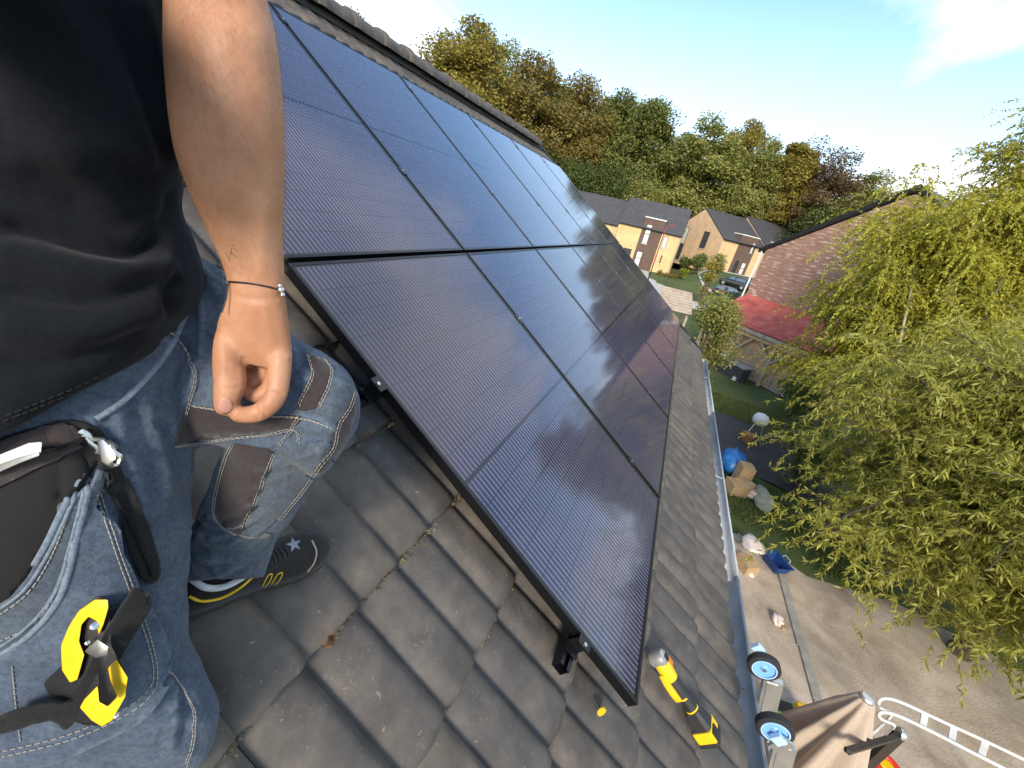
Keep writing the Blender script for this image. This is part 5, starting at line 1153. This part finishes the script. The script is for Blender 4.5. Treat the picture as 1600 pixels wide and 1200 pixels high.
# --- shoes
M['suede'] = fabric('dark_suede', (0.016, 0.014, 0.013), (0.040, 0.036, 0.034), 30, 0, .7, .2, .25); M['sole'] = mat('rubber_sole', (.05, .042, .035), .8, .3, 40, 0, .3, 120)
def shoe(hu, hv_, tu, tv, label, detail):
    h2 = Vector((hu, hv_)); t2 = Vector((tu, tv)); ax = (t2 - h2); L = ax.length; ax.normalize(); pr = Vector((-ax.y, ax.x)); w0 = -.109
    e = empty('work_shoe', RF(hu, hv_, w0), label, 'shoe', 'work shoes'); inv_ = Matrix.Translation(-RF(hu, hv_, w0))
    def pt(s, q, w): c = h2 + ax * (s * L) + pr * q; return RF(c.x, c.y, w0 + w) - RF(hu, hv_, w0)
    S = [(0.0, .020, .05), (.03, .032, .075), (.12, .038, .088), (.25, .038, .092), (.38, .037, .088), (.5, .040, .078), (.62, .045, .066), (.75, .048, .058), (.87, .043, .052), (.95, .032, .044), (1.0, .014, .034)]
    up_ = []
    for s, wd, ht in S:
        up_.append([pt(s, wd * math.copysign(abs(math.cos(a)) ** .8, math.cos(a)), .018 + (ht - .018) * abs(math.sin(a)) ** .75) for a in np.linspace(0, math.pi, 13)] + [pt(s, wd * c, .014) for c in (-.6, 0, .6)])
    mb = MB().rings(up_); me = mb.mesh('upper', M['suede'], smooth=60); ob = link('upper', me, e); sm = ob.modifiers.new('s', 'SUBSURF'); sm.levels = 1; sm.render_levels = 2
    so = MB()
    rg = []
    for z_, k in ((0, .96), (.006, 1.06), (.020, 1.07), (.026, 1.0)):
        lo = [(s, wd) for s, wd, _ in S]; loop_ = [pt(s - (.012 if s == 0 else -.012 if s == 1 else 0), wd * k, z_) for s, wd in lo] + [pt(s, -wd * k, z_) for s, wd in reversed(lo)]
        rg.append(loop_)
    so.rings(rg).build('sole', M['sole'], e, smooth=50)
    if detail:
        dg = bpy.context.evaluated_depsgraph_get(); em = bpy.data.meshes.new_from_object(ob.evaluated_get(dg)); off = RF(hu, hv_, w0)
        for v_ in em.vertices: v_.co = v_.co + off
        bv = bvh_of(em); mi = Matrix.Translation(-off)
        def fixp(o):
            if o: o.data.transform(mi)
        for k_, ln_ in enumerate(([(296, 932), (315, 939), (345, 934), (375, 918), (398, 898)],)): fixp(cord(bv, ln_, .0026, 'yellow_piping', M['yellow'], e, .0006))
        for ln_ in ([(410, 916), (418, 900), (425, 897), (420, 910), (412, 918)], [(424, 913), (433, 898), (441, 895), (436, 907), (427, 915)]): fixp(cord(bv, ln_, .0011, 'yellow_outline', M['yellow'], e, .0006, 3))
        def star(cx, cy, r_, rot): return [(cx + r_ * (1 if k % 2 == 0 else .40) * math.cos(rot + k * math.pi / 5), cy + r_ * .95 * (1 if k % 2 == 0 else .40) * math.sin(rot + k * math.pi / 5)) for k in range(10)]
        fixp(patch(bv, star(459, 851, 13, -.6), .0010, 'grey_star', mat('star_grey', (.20, .23, .28), .5), e, 3, 0, 1)); fixp(patch(bv, star(278, 914, 11, -1.2), .0010, 'yellow_star', M['yellow'], e, 3, 0, 1))
        for k in range(4): fixp(cord(bv, [(420 + k * 7, 862 - k * 3), (428 + k * 7, 872 - k * 3), (430 + k * 7, 884 - k * 4)], .0018, 'lace', M['black'], e, .001, 3))
        fixp(cord(bv, [(300, 905), (322, 918), (350, 916), (378, 902), (398, 886)], .006, 'collar', M['white'], e, .002))
        fixp(cord(bv, [(487, 845), (494, 862), (490, 880), (478, 895)], .0018, 'toe_edge', M['oldwood'], e, .001))
shoe(-.662, 1.088, -.382, .985, 'black work shoe with yellow piping and a star, planted on the tiles', True)
shoe(-1.42, 1.10, -1.18, 1.02, 'black work shoe of the kneeling leg behind the knee', False)
# --- tape measure in the holster
def z3(pl): return [(a / 2.667, 800 + b / 2.667) for a, b in pl]
hh = hit(bvP, 140, 1030); TD = (hh[0] - CAM).dot(FWD) if hh else .42
TD -= .012
tp = empty('tape_measure', P(130, 1040, TD), 'yellow and black tape measure tucked in the holster pocket', 'tape measure'); tinv = Matrix.Translation(-P(130, 1040, TD))
def tpart(o): o.data.transform(tinv); return o
tpart(plate(z3([(280, 390), (340, 352), (430, 352), (458, 400), (468, 560), (535, 690), (526, 775), (430, 895), (345, 890), (250, 850), (182, 725), (172, 620), (236, 480)]), TD, .034, 'case', M['black'], tp, .004))
tpart(plate(z3([(395, 364), (450, 364), (452, 400), (432, 468), (412, 512), (400, 452), (370, 436), (340, 470), (330, 540), (352, 596), (322, 700), (292, 712), (258, 660), (252, 540), (280, 480), (330, 410)]), TD - .006, .0065, 'yellow_shell', M['yellow'], tp, .0018))
tpart(plate(z3([(332, 815), (352, 780), (408, 722), (414, 790), (450, 810), (490, 770), (460, 700), (450, 650), (485, 612), (533, 690), (523, 770), (468, 868), (425, 895), (380, 868)]), TD - .006, .0065, 'yellow_shell', M['yellow'], tp, .0018))
tpart(plate(z3([(352, 582), (405, 530), (452, 562), (446, 600), (400, 610)]), TD - .022, .004, 'belt_clip', M['steel'], tp, .0012))
tpart(plate(z3([(400, 608), (446, 598), (440, 650), (455, 740), (490, 765), (452, 806), (418, 786), (412, 700)]), TD - .020, .004, 'belt_clip', M['dark_metal'], tp, .0012))
for (a, b, r_) in ((393, 475, .0042), (365, 545, .0024), (485, 850, .0024)):
    c = P(a / 2.667, 800 + b / 2.667, TD - .008); tpart(MB().lathe([(r_, 0), (r_ * .9, .0015), (r_ * .3, .002)], c, -(c - CAM).normalized(), 12).build('screw', M['steel'], tp))
ws = patch(bvP, [(196, 908), (222, 925), (205, 965), (178, 1020), (150, 1070), (122, 1110), (96, 1096), (28, 1112), (28, 1088), (100, 1068), (118, 1070), (132, 1040), (150, 1000), (172, 950)], .024, 'tool_strap', M['webbing'], person, 6, .004)
# mud and wear flecks are in the fabric
# ------------------------------------------------------------------ tools on the roof
random.seed(21)
def roofthing(name, u, v, w, label, cat, group=None, rz=0.0):
    e = empty(name, RF(u, v, w), label, cat, group); e.rotation_euler = (Matrix.Rotation(PITCH, 3, 'X') @ Matrix.Rotation(rz, 3, 'Z')).to_euler(); return e
M['tool_black'] = mat('tool_rubber', (.022, .022, .023), .6, .3, 40, 0, .2, 200); M['cast'] = mat('cast_grey', (.42, .42, .41), .45, .15, 50, .6)
M['orange'] = mat('warning_orange', (.72, .22, .02), .5); M['label_grey'] = mat('label_grey', (.30, .30, .30), .5)
gr = roofthing('angle_grinder', .326, -.168, -.072, 'yellow and black cordless angle grinder lying below the panel corner', 'angle grinder', None, math.atan2(-.30, -.045))
X = Vector((1, 0, 0))                                          # tool axis, head at the origin
MB().lathe([(.018, -.034), (.027, -.030), (.030, -.012), (.030, .010), (.026, .022), (.014, .028)], (.0, 0, .004), Vector((0, 0, 1)), 18).build('gear_head', M['cast'], gr, smooth=40)
MB().lathe([(.010, -.05), (.021, -.048), (.021, -.034)], (0, 0, .004), n=14).build('flange', M['steel'], gr)
MB().tube([(.012, 0, 0), (.03, 0, 0), (.05, 0, 0), (.085, 0, 0)], [.028, .031, .030, .025], 16).build('front_housing', M['yellow'], gr, smooth=50)
MB().box((.030, .012, .030), (.030, .024, .004)).build('warning_label', M['orange'], gr, bevel=.001); MB().box((.004, 0, .034), (.022, .02, .006)).build('spindle_lock', M['black'], gr, bevel=.002)
MB().tube([(.080, 0, 0), (.095, 0, .001), (.14, 0, .002), (.19, 0, .001), (.215, 0, 0)], [.0245, .0255, .0235, .0225, .026], 16).build('grip', M['tool_black'], gr, smooth=50)
MB().rings([[Vector((x, -.018 - .012 * k + y * .011, -.012 + z_ * .012)) for y, z_ in ((1, 1), (-1, .8), (-1, -.8), (1, -1))] for x, k in ((.045, .4), (.075, 1), (.12, 1), (.15, .5), (.155, .2))]).build('paddle_switch', M['yellow'], gr, bevel=.002, smooth=40)
for x in (.155, .205): MB().tube([(x, 0, 0), (x + .006, 0, 0)], .0268 if x > .2 else .0242, 16).build('yellow_band', M['yellow'], gr, smooth=50)
for s in (-1, 1):
    for k in range(3): MB().box((.222 + k * .008, s * .027, .005), (.0035, .003, .024)).build('vent_slot', M['black'], gr)
MB().rings([[Vector((x, y * wd, z_ * ht)) for y, z_ in ((1, .6), (.7, 1), (-.7, 1), (-1, .6), (-1, -.8), (-.6, -1), (.6, -1), (1, -.8))] for x, wd, ht in ((.212, .026, .026), (.232, .031, .031), (.262, .036, .036), (.275, .037, .038))]).build('motor_end', M['tool_black'], gr, smooth=35)
MB().box((.298, 0, -.002), (.044, .080, .074)).build('battery', M['yellow'], gr, bevel=.006); MB().box((.300, -.012, .037), (.030, .040, .008)).build('battery_latch', M['black'], gr, bevel=.002)
MB().box((.326, 0, -.002), (.016, .084, .080)).build('battery_base', M['tool_black'], gr, bevel=.006); MB().box((.296, .0415, 0), (.026, .003, .03)).build('battery_label', M['black'], gr)
kn_ = roofthing('yellow_plug', -.035, .045, -.100, 'small yellow plug with bolt lying beside the panel corner', 'plug', None, .6)
MB().lathe([(.0145, 0), (.016, .003), (.0145, .008), (.006, .009)], (0, 0, .0), Vector((-.8, 0, .45)), 16).build('cap', M['yellow'], kn_, smooth=40); MB().lathe([(.005, -.032), (.005, 0)], (0, 0, 0), Vector((-.8, 0, .45)), 10).build('thread', M['steel'], kn_)
# dead leaves and a crumb on the tiles
M['deadleaf'] = mat('dead_leaf', (.16, .075, .03), .8, .4, 60)
for i, (px, py, lab) in enumerate([(503, 1019, 'curled brown leaf in the tile joint below the shoe'), (575, 690, 'dry brown leaf under the panel edge beside the knee'), (1004, 541, None)][:2]):
    u = (-.50, -.085)[i]; v = (.828, 1.16)[i]; e = RF(u, v, -.100); mb = MB(); vs = []
    for a in range(7):
        for b in range(4): s, q = a / 6 - .5, b / 3 - .5; wdt = .020 * (1 - (2 * s) ** 2) + .002; vs.append(RF(u + s * .034, v + q * wdt, -.100 + .020 * abs(q) + .008 * math.sin(a)) - e)
    o = mb.add(vs, [(a * 4 + b, a * 4 + b + 1, (a + 1) * 4 + b + 1, (a + 1) * 4 + b) for a in range(6) for b in range(3)]).build('dead_leaf', M['deadleaf'], loc=e, smooth=60); s_ = o.modifiers.new('t', 'SOLIDIFY'); s_.thickness = .0006; tag(o, lab, 'leaf', 'dead leaves on the tiles')
# ------------------------------------------------------------------ ladder at the gutter
M['hubblue'] = mat('hub_blue', (.20, .45, .85), .35, .1, 10); M['paleblue'] = mat('pale_blue_plastic', (.42, .60, .78), .4, .1, 10)
ld = empty('ladder', (.655, -2.0, 0), 'aluminium ladder with blue-hubbed wheels leaning on the gutter', 'ladder')
def lq(mb, n, m, **k): o = mb.build(n, m, **k); o.parent = ld; o.matrix_parent_inverse = ld.matrix_basis.inverted(); return o
for x in (.52, .80):
    t, b = Vector((x, -.725, 4.42)), Vector((x, -1.95, 0))
    lq(MB().bar(t, b, .030, .082, Vector((1, 0, 0)).cross((b - t)).normalized()), 'stile', M['alu'], bevel=.003)
    lq(MB().bar(t + Vector((-.0165, 0, -.01)), b + Vector((-.0165, 0, 0)), .004, .045, Vector((1, 0, 0)).cross((b - t)).normalized()), 'stile_rib', M['alu'])
    c = Vector((x - .005, -.66, 4.475))
    w = lq(MB().lathe([(.046, -.018), (.062, -.020), (.070, -.014), (.070, .014), (.062, .020), (.046, .018)], c, X, 28, cap=False), 'wheel', M['tyre'], smooth=40)
    for nm, pr, m_ in (('hub', [(.0, -.016), (.012, -.018), (.018, -.012), (.044, -.014), (.050, -.021), (.0535, -.021), (.0535, .021), (.05, .021), (.044, .012), (.0, .012)], M['hubblue']), ('hub_rim', [(.0475, -.0215), (.0525, -.0225), (.0535, -.019)], M['paleblue']), ('axle', [(.009, -.024), (.009, .024)], M['steel'])):
        o = MB().lathe(pr, c, X, 24, cap=(nm == 'axle')).build(nm, m_, smooth=40); o.parent = w
    lq(MB().box(c + (Vector((.036, -.03, -.03)) if x > .6 else Vector((-.030, -.035, -.035))), (.012, .05, .09), Matrix.Rotation(.3, 3, 'X')), 'wheel_bracket', M['alu'], bevel=.003)
    lq(MB().box(c + (Vector((.03, .045, .055)) if x > .6 else Vector((-.034, -.012, -.008))), (.022, .045, .045), Matrix.Rotation(.5, 3, 'X')), 'bracket_cap', M['paleblue'], bevel=.004)
    lq(MB().box(b + Vector((0, 0, .03)), (.05, .11, .06)), 'foot', M['black'], bevel=.008)
for k in range(15):
    s = .06 + k * .064; p = Vector((0, -.725, 4.42)).lerp(Vector((0, -1.95, 0)), s); lq(MB().tube([(.535, p.y, p.z), (.785, p.y, p.z)], .015, 8), 'rung', M['alu'], smooth=50)
# ------------------------------------------------------------------ yard things
M['canvas'] = fabric('beige_canvas', (.50, .40, .31), (.62, .52, .42), 6, 0, .9, .1, .15); M['brownmetal'] = mat('brown_metal', (.060, .048, .040), .5, .2, 20, .4); M['teal'] = mat('teal_plastic', (.02, .11, .13), .45); M['card'] = mat('cardboard', (.42, .29, .16), .85, .25, 12, jitter=True)
M['bluebag'] = mat('blue_plastic', (.02, .16, .48), .4, .35, 8, 0, .4, 20); M['navy'] = mat('navy_plastic', (.012, .05, .20), .45); M['greenp'] = mat('green_plastic', (.10, .42, .06), .45); M['whitebag'] = mat('white_film', (.62, .56, .52), .5, .2, 20, 0, .6, 30); M['terracotta'] = mat('terracotta', (.38, .16, .07), .8)
tp_ = P(1354, 1092, 3.6); pz = tp_.z
pa = empty('parasol', (tp_.x, tp_.y, 0), 'closed beige cantilever parasol with dark brown arm beside the ladder', 'parasol')
def pp_(mb, n, m, **k): o = mb.build(n, m, **k); o.parent = pa; o.matrix_parent_inverse = pa.matrix_basis.inverted(); return o
rg = []; nr_ = 64
for s, r_, f_ in ((0, .055, .0), (.02, .075, .12), (.10, .105, .25), (.3, .19, .34), (.6, .29, .40), (.95, .39, .42), (1.3, .45, .42), (1.6, .46, .45), (1.8, .38, .5)):
    rg.append([Vector((tp_.x + math.cos(a) * r_ * (1 - f_ * (.5 + .5 * math.cos(8 * a + 1.2 * s + .6 * math.sin(3 * a)))) , tp_.y + math.sin(a) * r_ * (1 - f_ * (.5 + .5 * math.cos(8 * a + 1.2 * s + .6 * math.sin(3 * a)))), pz - s + .012 * math.sin(5 * a) * (s > 1.4))) for a in np.linspace(0, 6.2832, nr_, endpoint=False)])
pp_(MB().rings(rg, cap=False), 'canopy', M['canvas'], smooth=70)
pp_(MB().lathe([(.052, 0), (.056, .02), (.045, .035), (.01, .04)], (tp_.x, tp_.y, pz - .005), n=20), 'cap', M['alu'], smooth=40); pp_(MB().tube([(tp_.x, tp_.y, pz - 1.8), (tp_.x, tp_.y, pz - .05)], .02, 8), 'inner_pole', M['brownmetal'])
mt = P(1403, 1150, 3.78); pp_(MB().bar((mt.x, mt.y, mt.z + .02), (mt.x, mt.y, 0), .075, .06), 'mast', M['brownmetal'], bevel=.004)
aj = P(1325, 1173, 3.42); pp_(MB().bar(mt + Vector((0, 0, -.01)), aj, .045, .05), 'arm', M['brownmetal'], bevel=.004); pp_(MB().tube([aj + Vector((0, .02, 0)), aj - Vector((0, .02, 0))], .022, 10), 'arm_joint', M['brownmetal']); pp_(MB().lathe([(.05, -.02), (.055, 0), (.05, .02)], mt + Vector((.02, -.02, .02)), Vector((0, 1, 0)), 14), 'mast_knuckle', M['alu'])
pp_(MB().box((mt.x, mt.y, .04), (.9, .9, .08)), 'base', M['concrete'], bevel=.01)
cr_ = empty('plastic_crate', (mt.x + .1, mt.y - .15, 0), 'dark teal plastic storage box behind the parasol', 'box'); MB().box((0, 0, .6), (.5, .9, 1.2)).build('box_body', M['teal'], cr_, bevel=.02); MB().box((0, 0, 1.25), (.55, .95, .09)).build('lid', M['teal'], cr_, bevel=.02)
# white tubular pool ladder
def zp(x, y, z):                                              # where a sight line meets height z
    d = P(x, y, 1) - CAM; return CAM + d * ((z - CAM.z) / d.z)
wl_ = empty('pool_ladder', zp(1480, 1130, 0), 'white tubular pool ladder standing behind the parasol', 'ladder'); wi = wl_.matrix_basis.inverted()
def wq(mb, n, m, **k): o = mb.build(n, m, **k); o.parent = wl_; o.matrix_parent_inverse = Matrix.Translation(-wl_.location); return o
for k, pl in enumerate(([(1392, 1118, .55), (1376, 1106, .95), (1373, 1096, 1.1), (1384, 1091, 1.15), (1410, 1098, 1.15), (1470, 1126, 1.15), (1540, 1158, 1.1), (1620, 1196, 1.0)], [(1398, 1136, .5), (1378, 1124, .9), (1373, 1116, 1.05), (1384, 1113, 1.1), (1410, 1121, 1.1), (1470, 1150, 1.1), (1520, 1176, 1.1), (1580, 1206, 1.0)])):
    pts = [zp(*q) for q in pl]; pts = [pts[0] * 1.0] + pts; pts[0] = Vector((pts[1].x, pts[1].y, .01)); wq(MB().tube([Vector(a) for a in dens([tuple(p) for p in pts], 4)], .021, 8), 'rail', M['white'], smooth=60)
    e_ = pts[-1]; wq(MB().tube([e_, (e_.x, e_.y, 0)], .021, 8), 'leg', M['white'], smooth=60)
for (a, b) in (((1445, 1114, 1.13), (1441, 1136, 1.08)), ((1490, 1135, 1.12), (1486, 1158, 1.08)), ((1540, 1158, 1.08), (1532, 1182, 1.06))): wq(MB().bar(zp(*a), zp(*b), .07, .035), 'step', M['white'], bevel=.006)
# boxes, bags, litter
def gp_(x, y): return zp(x, y, 0)
def crate(px, py, d, rz, m, label, cat='box', name='cardboard_box', tilt=0, z=0.0, flap=True):
    p = gp_(px, py); e = empty(name, (p.x, p.y, z), label, cat, None, (tilt, 0, rz)); MB().box((0, 0, d[2] / 2), d).build('carton', m, e, bevel=.006)
    if flap: MB().box((d[0] * .27, 0, d[2] + .004), (d[0] * .46, d[1], .006), Matrix.Rotation(.08, 3, 'Y')).build('flap', m, e); MB().box((-d[0] * .27, 0, d[2] + .004), (d[0] * .46, d[1], .006), Matrix.Rotation(-.05, 3, 'Y')).build('flap', m, e)
    return e
crate(1143, 768, (.46, .36, .34), .4, M['card'], 'leftmost brown cardboard box below the blue bag'); crate(1156, 770, (.44, .34, .42), .9, M['card'], 'taller brown cardboard box at the front of the pile'); crate(1152, 758, (.42, .36, .72), .2, M['card'], 'topmost brown cardboard box under the blue bag')
def blob(name, p, r, m, label, cat, sq=(1, 1, .7), lum=.25, seed=1, sub=3):
    g_ = np.random.default_rng(seed); bm = bmesh.new(); bmesh.ops.create_icosphere(bm, subdivisions=sub, radius=1.0); k = g_.normal(size=(6, 3)) * 2.4; ph = g_.uniform(0, 6, 6)
    for v_ in bm.verts:
        n_ = sum(math.sin(v_.co.dot(Vector(k[i])) * 1.5 + ph[i]) for i in range(6)) / 6; n2 = abs(math.sin(v_.co.x * 9 + v_.co.y * 7 + seed)) * .12; s_ = 1 + lum * n_ - n2 * lum; v_.co = Vector((v_.co.x * sq[0] * r * s_, v_.co.y * sq[1] * r * s_, max(-.55, v_.co.z) * sq[2] * r * s_))
    zmin = min(v_.co.z for v_ in bm.verts)
    for v_ in bm.verts: v_.co.z -= zmin
    me = bpy.data.meshes.new(name); bm.to_mesh(me); bm.free(); me.materials.append(m)
    if hasattr(me, 'shade_smooth'): me.shade_smooth()
    return tag(link(name, me, None, p), label, cat)
b_ = gp_(1136, 735); blob('blue_bag', (b_.x, b_.y, .02), .46, M['bluebag'], 'crumpled bright blue plastic sheet bundled against the boxes', 'plastic sheet', (1.1, .8, .9), .5, 3)
b_ = gp_(1172, 776); blob('rubble_bag', (b_.x, b_.y, .01), .22, M['whitebag'], 'crumpled white sack right of the cardboard boxes', 'bag', lum=.6, seed=4)
b_ = gp_(1188, 786); o = blob('garden_sack', (b_.x, b_.y, .01), .42, mat('grey_sack', (.34, .35, .28), .8, .3, 6), 'pale grey sack lying at the willow edge', 'bag', (1.4, .6, .5), .5, 5)
b_ = gp_(1166, 868); e = crate(1163, 888, (.40, .30, .24), .5, M['card'], 'torn cardboard parcel on the sand below the gutter'); blob('white_parcel', (b_.x, b_.y, .26), .26, M['whitebag'], 'white plastic parcel lying on the torn cardboard', 'parcel', (1.2, .9, .5), .5, 7)
b_ = gp_(1172, 900); blob('paper_ball', (b_.x, b_.y, .008), .07, M['white'], 'small white crumpled paper beside the torn cardboard', 'litter', lum=.6, seed=8, sub=2)
b_ = gp_(1208, 886); e = empty('blue_tub', (b_.x, b_.y, 0), 'dark blue plastic tub at the edge of the willow', 'tub', None, (0, 0, .5)); MB().rings([[Vector((sx * w_, sy * h_, z_)) for sx, sy in ((-1, -1), (1, -1), (1, 1), (-1, 1))] for w_, h_, z_ in ((.20, .14, .01), (.26, .19, .24), (.28, .21, .24), (.28, .21, .225), (.24, .17, .22), (.19, .13, .03))]).build('tub', M['navy'], e, bevel=.008); MB().tube([(-.1, -.2, .24), (-.08, -.23, .3), (.08, -.23, .3), (.1, -.2, .24)], .01, 6).build('handle', M['paleblue'], e)
b_ = gp_(1213, 972); blob('plastic_bag', (b_.x, b_.y, .008), .12, M['whitebag'], 'crumpled pinkish white bag on the sand', 'litter', (1, .8, .7), .7, 9); b_ = gp_(1222, 984); blob('paper_cup', (b_.x, b_.y, .008), .06, M['card'], 'small brown scrap beside the pinkish white bag', 'litter', (1, .8, .7), .7, 10, 2)
for i, (x, y, a) in enumerate(((1158, 842, .2), (1166, 848, 1.0), (1152, 846, 2.2))):
    b_ = gp_(x, y); o = MB().bar((-.14, 0, .03), (.14, .03, .04), .035, .025).build('wood_offcut', M['oldwood'], loc=b_, rot=(0, 0, a), bevel=.003); tag(o, ['pale wood offcut on the lawn, topmost of three', 'pale wood offcut on the lawn, right of three', 'pale wood offcut on the lawn, left of three'][i], 'offcut', 'wood offcuts on the lawn')
b_ = gp_(1176, 680); e = empty('kettle_barbecue', (b_.x, b_.y, 0), 'white kettle barbecue with black band under the willow edge', 'barbecue')
MB().lathe([(.02, .45), (.2, .5), (.27, .62), (.28, .7), (.27, .80), (.2, .92), (.05, .97)], n=20).build('bowl', M['white'], e, smooth=60); MB().tube([Vector((.285 * math.cos(a) * .35, .285 * math.cos(a) * .9, .70 + .28 * math.sin(a))) for a in np.linspace(0, 3.14, 12)], .035, 6, flat=.5).build('band', M['black'], e)
for k in range(3): MB().tube([(.15 * math.cos(k * 2.1), .15 * math.sin(k * 2.1), .5), (.3 * math.cos(k * 2.1), .3 * math.sin(k * 2.1), 0)], .012, 6).build('leg', M['steel'], e)
b_ = gp_(1164, 690); o = MB().lathe([(.13, 0), (.20, .30), (.22, .30), (.22, .36), (.19, .36), (.17, .28), (.05, .27)], n=18).build('plant_pot', M['terracotta'], loc=b_, smooth=40); tag(o, 'terracotta plant pot beside the white barbecue', 'plant pot')
b_ = gp_(1222, 1118); e = empty('toy_truck', (b_.x, b_.y, 0), 'green and yellow toy truck on the sand by the ladder', 'toy', None, (0, 0, .2)); MB().box((0, .05, .12), (.22, .34, .14)).build('tray', M['greenp'], e, bevel=.015); MB().box((0, .05, .15), (.17, .28, .12)).build('load', M['tool_black'], e, bevel=.01); MB().box((.0, -.22, .17), (.22, .18, .22)).build('cab', M['yellow'], e, bevel=.03); MB().box((0, -.35, .10), (.20, .10, .10)).build('bonnet', M['yellow'], e, bevel=.02)
for sx in (-1, 1):
    for y in (-.26, .14): MB().lathe([(.06, -.02), (.06, .02)], (sx * .11, y, .06), X, 14).build('wheel', M['tyre'], e)
b_ = zp(1386, 1196, .3); e = empty('toy_ring', (b_.x, b_.y, .28), 'red and yellow toy ring below the parasol arm', 'toy'); MB().tube([Vector((.15 * math.cos(a), .15 * math.sin(a), 0)) for a in np.linspace(0, 6.2832, 21)], .045, 8).build('ring', mat('toy_red', (.6, .03, .02), .4), e, smooth=60); MB().lathe([(.10, -.02), (.10, .02), (.06, .04)], n=14).build('disc', M['yellow'], e)
MB().lathe([(.17, -.28), (.17, -.06)], n=14).build('stand', M['teal'], e)
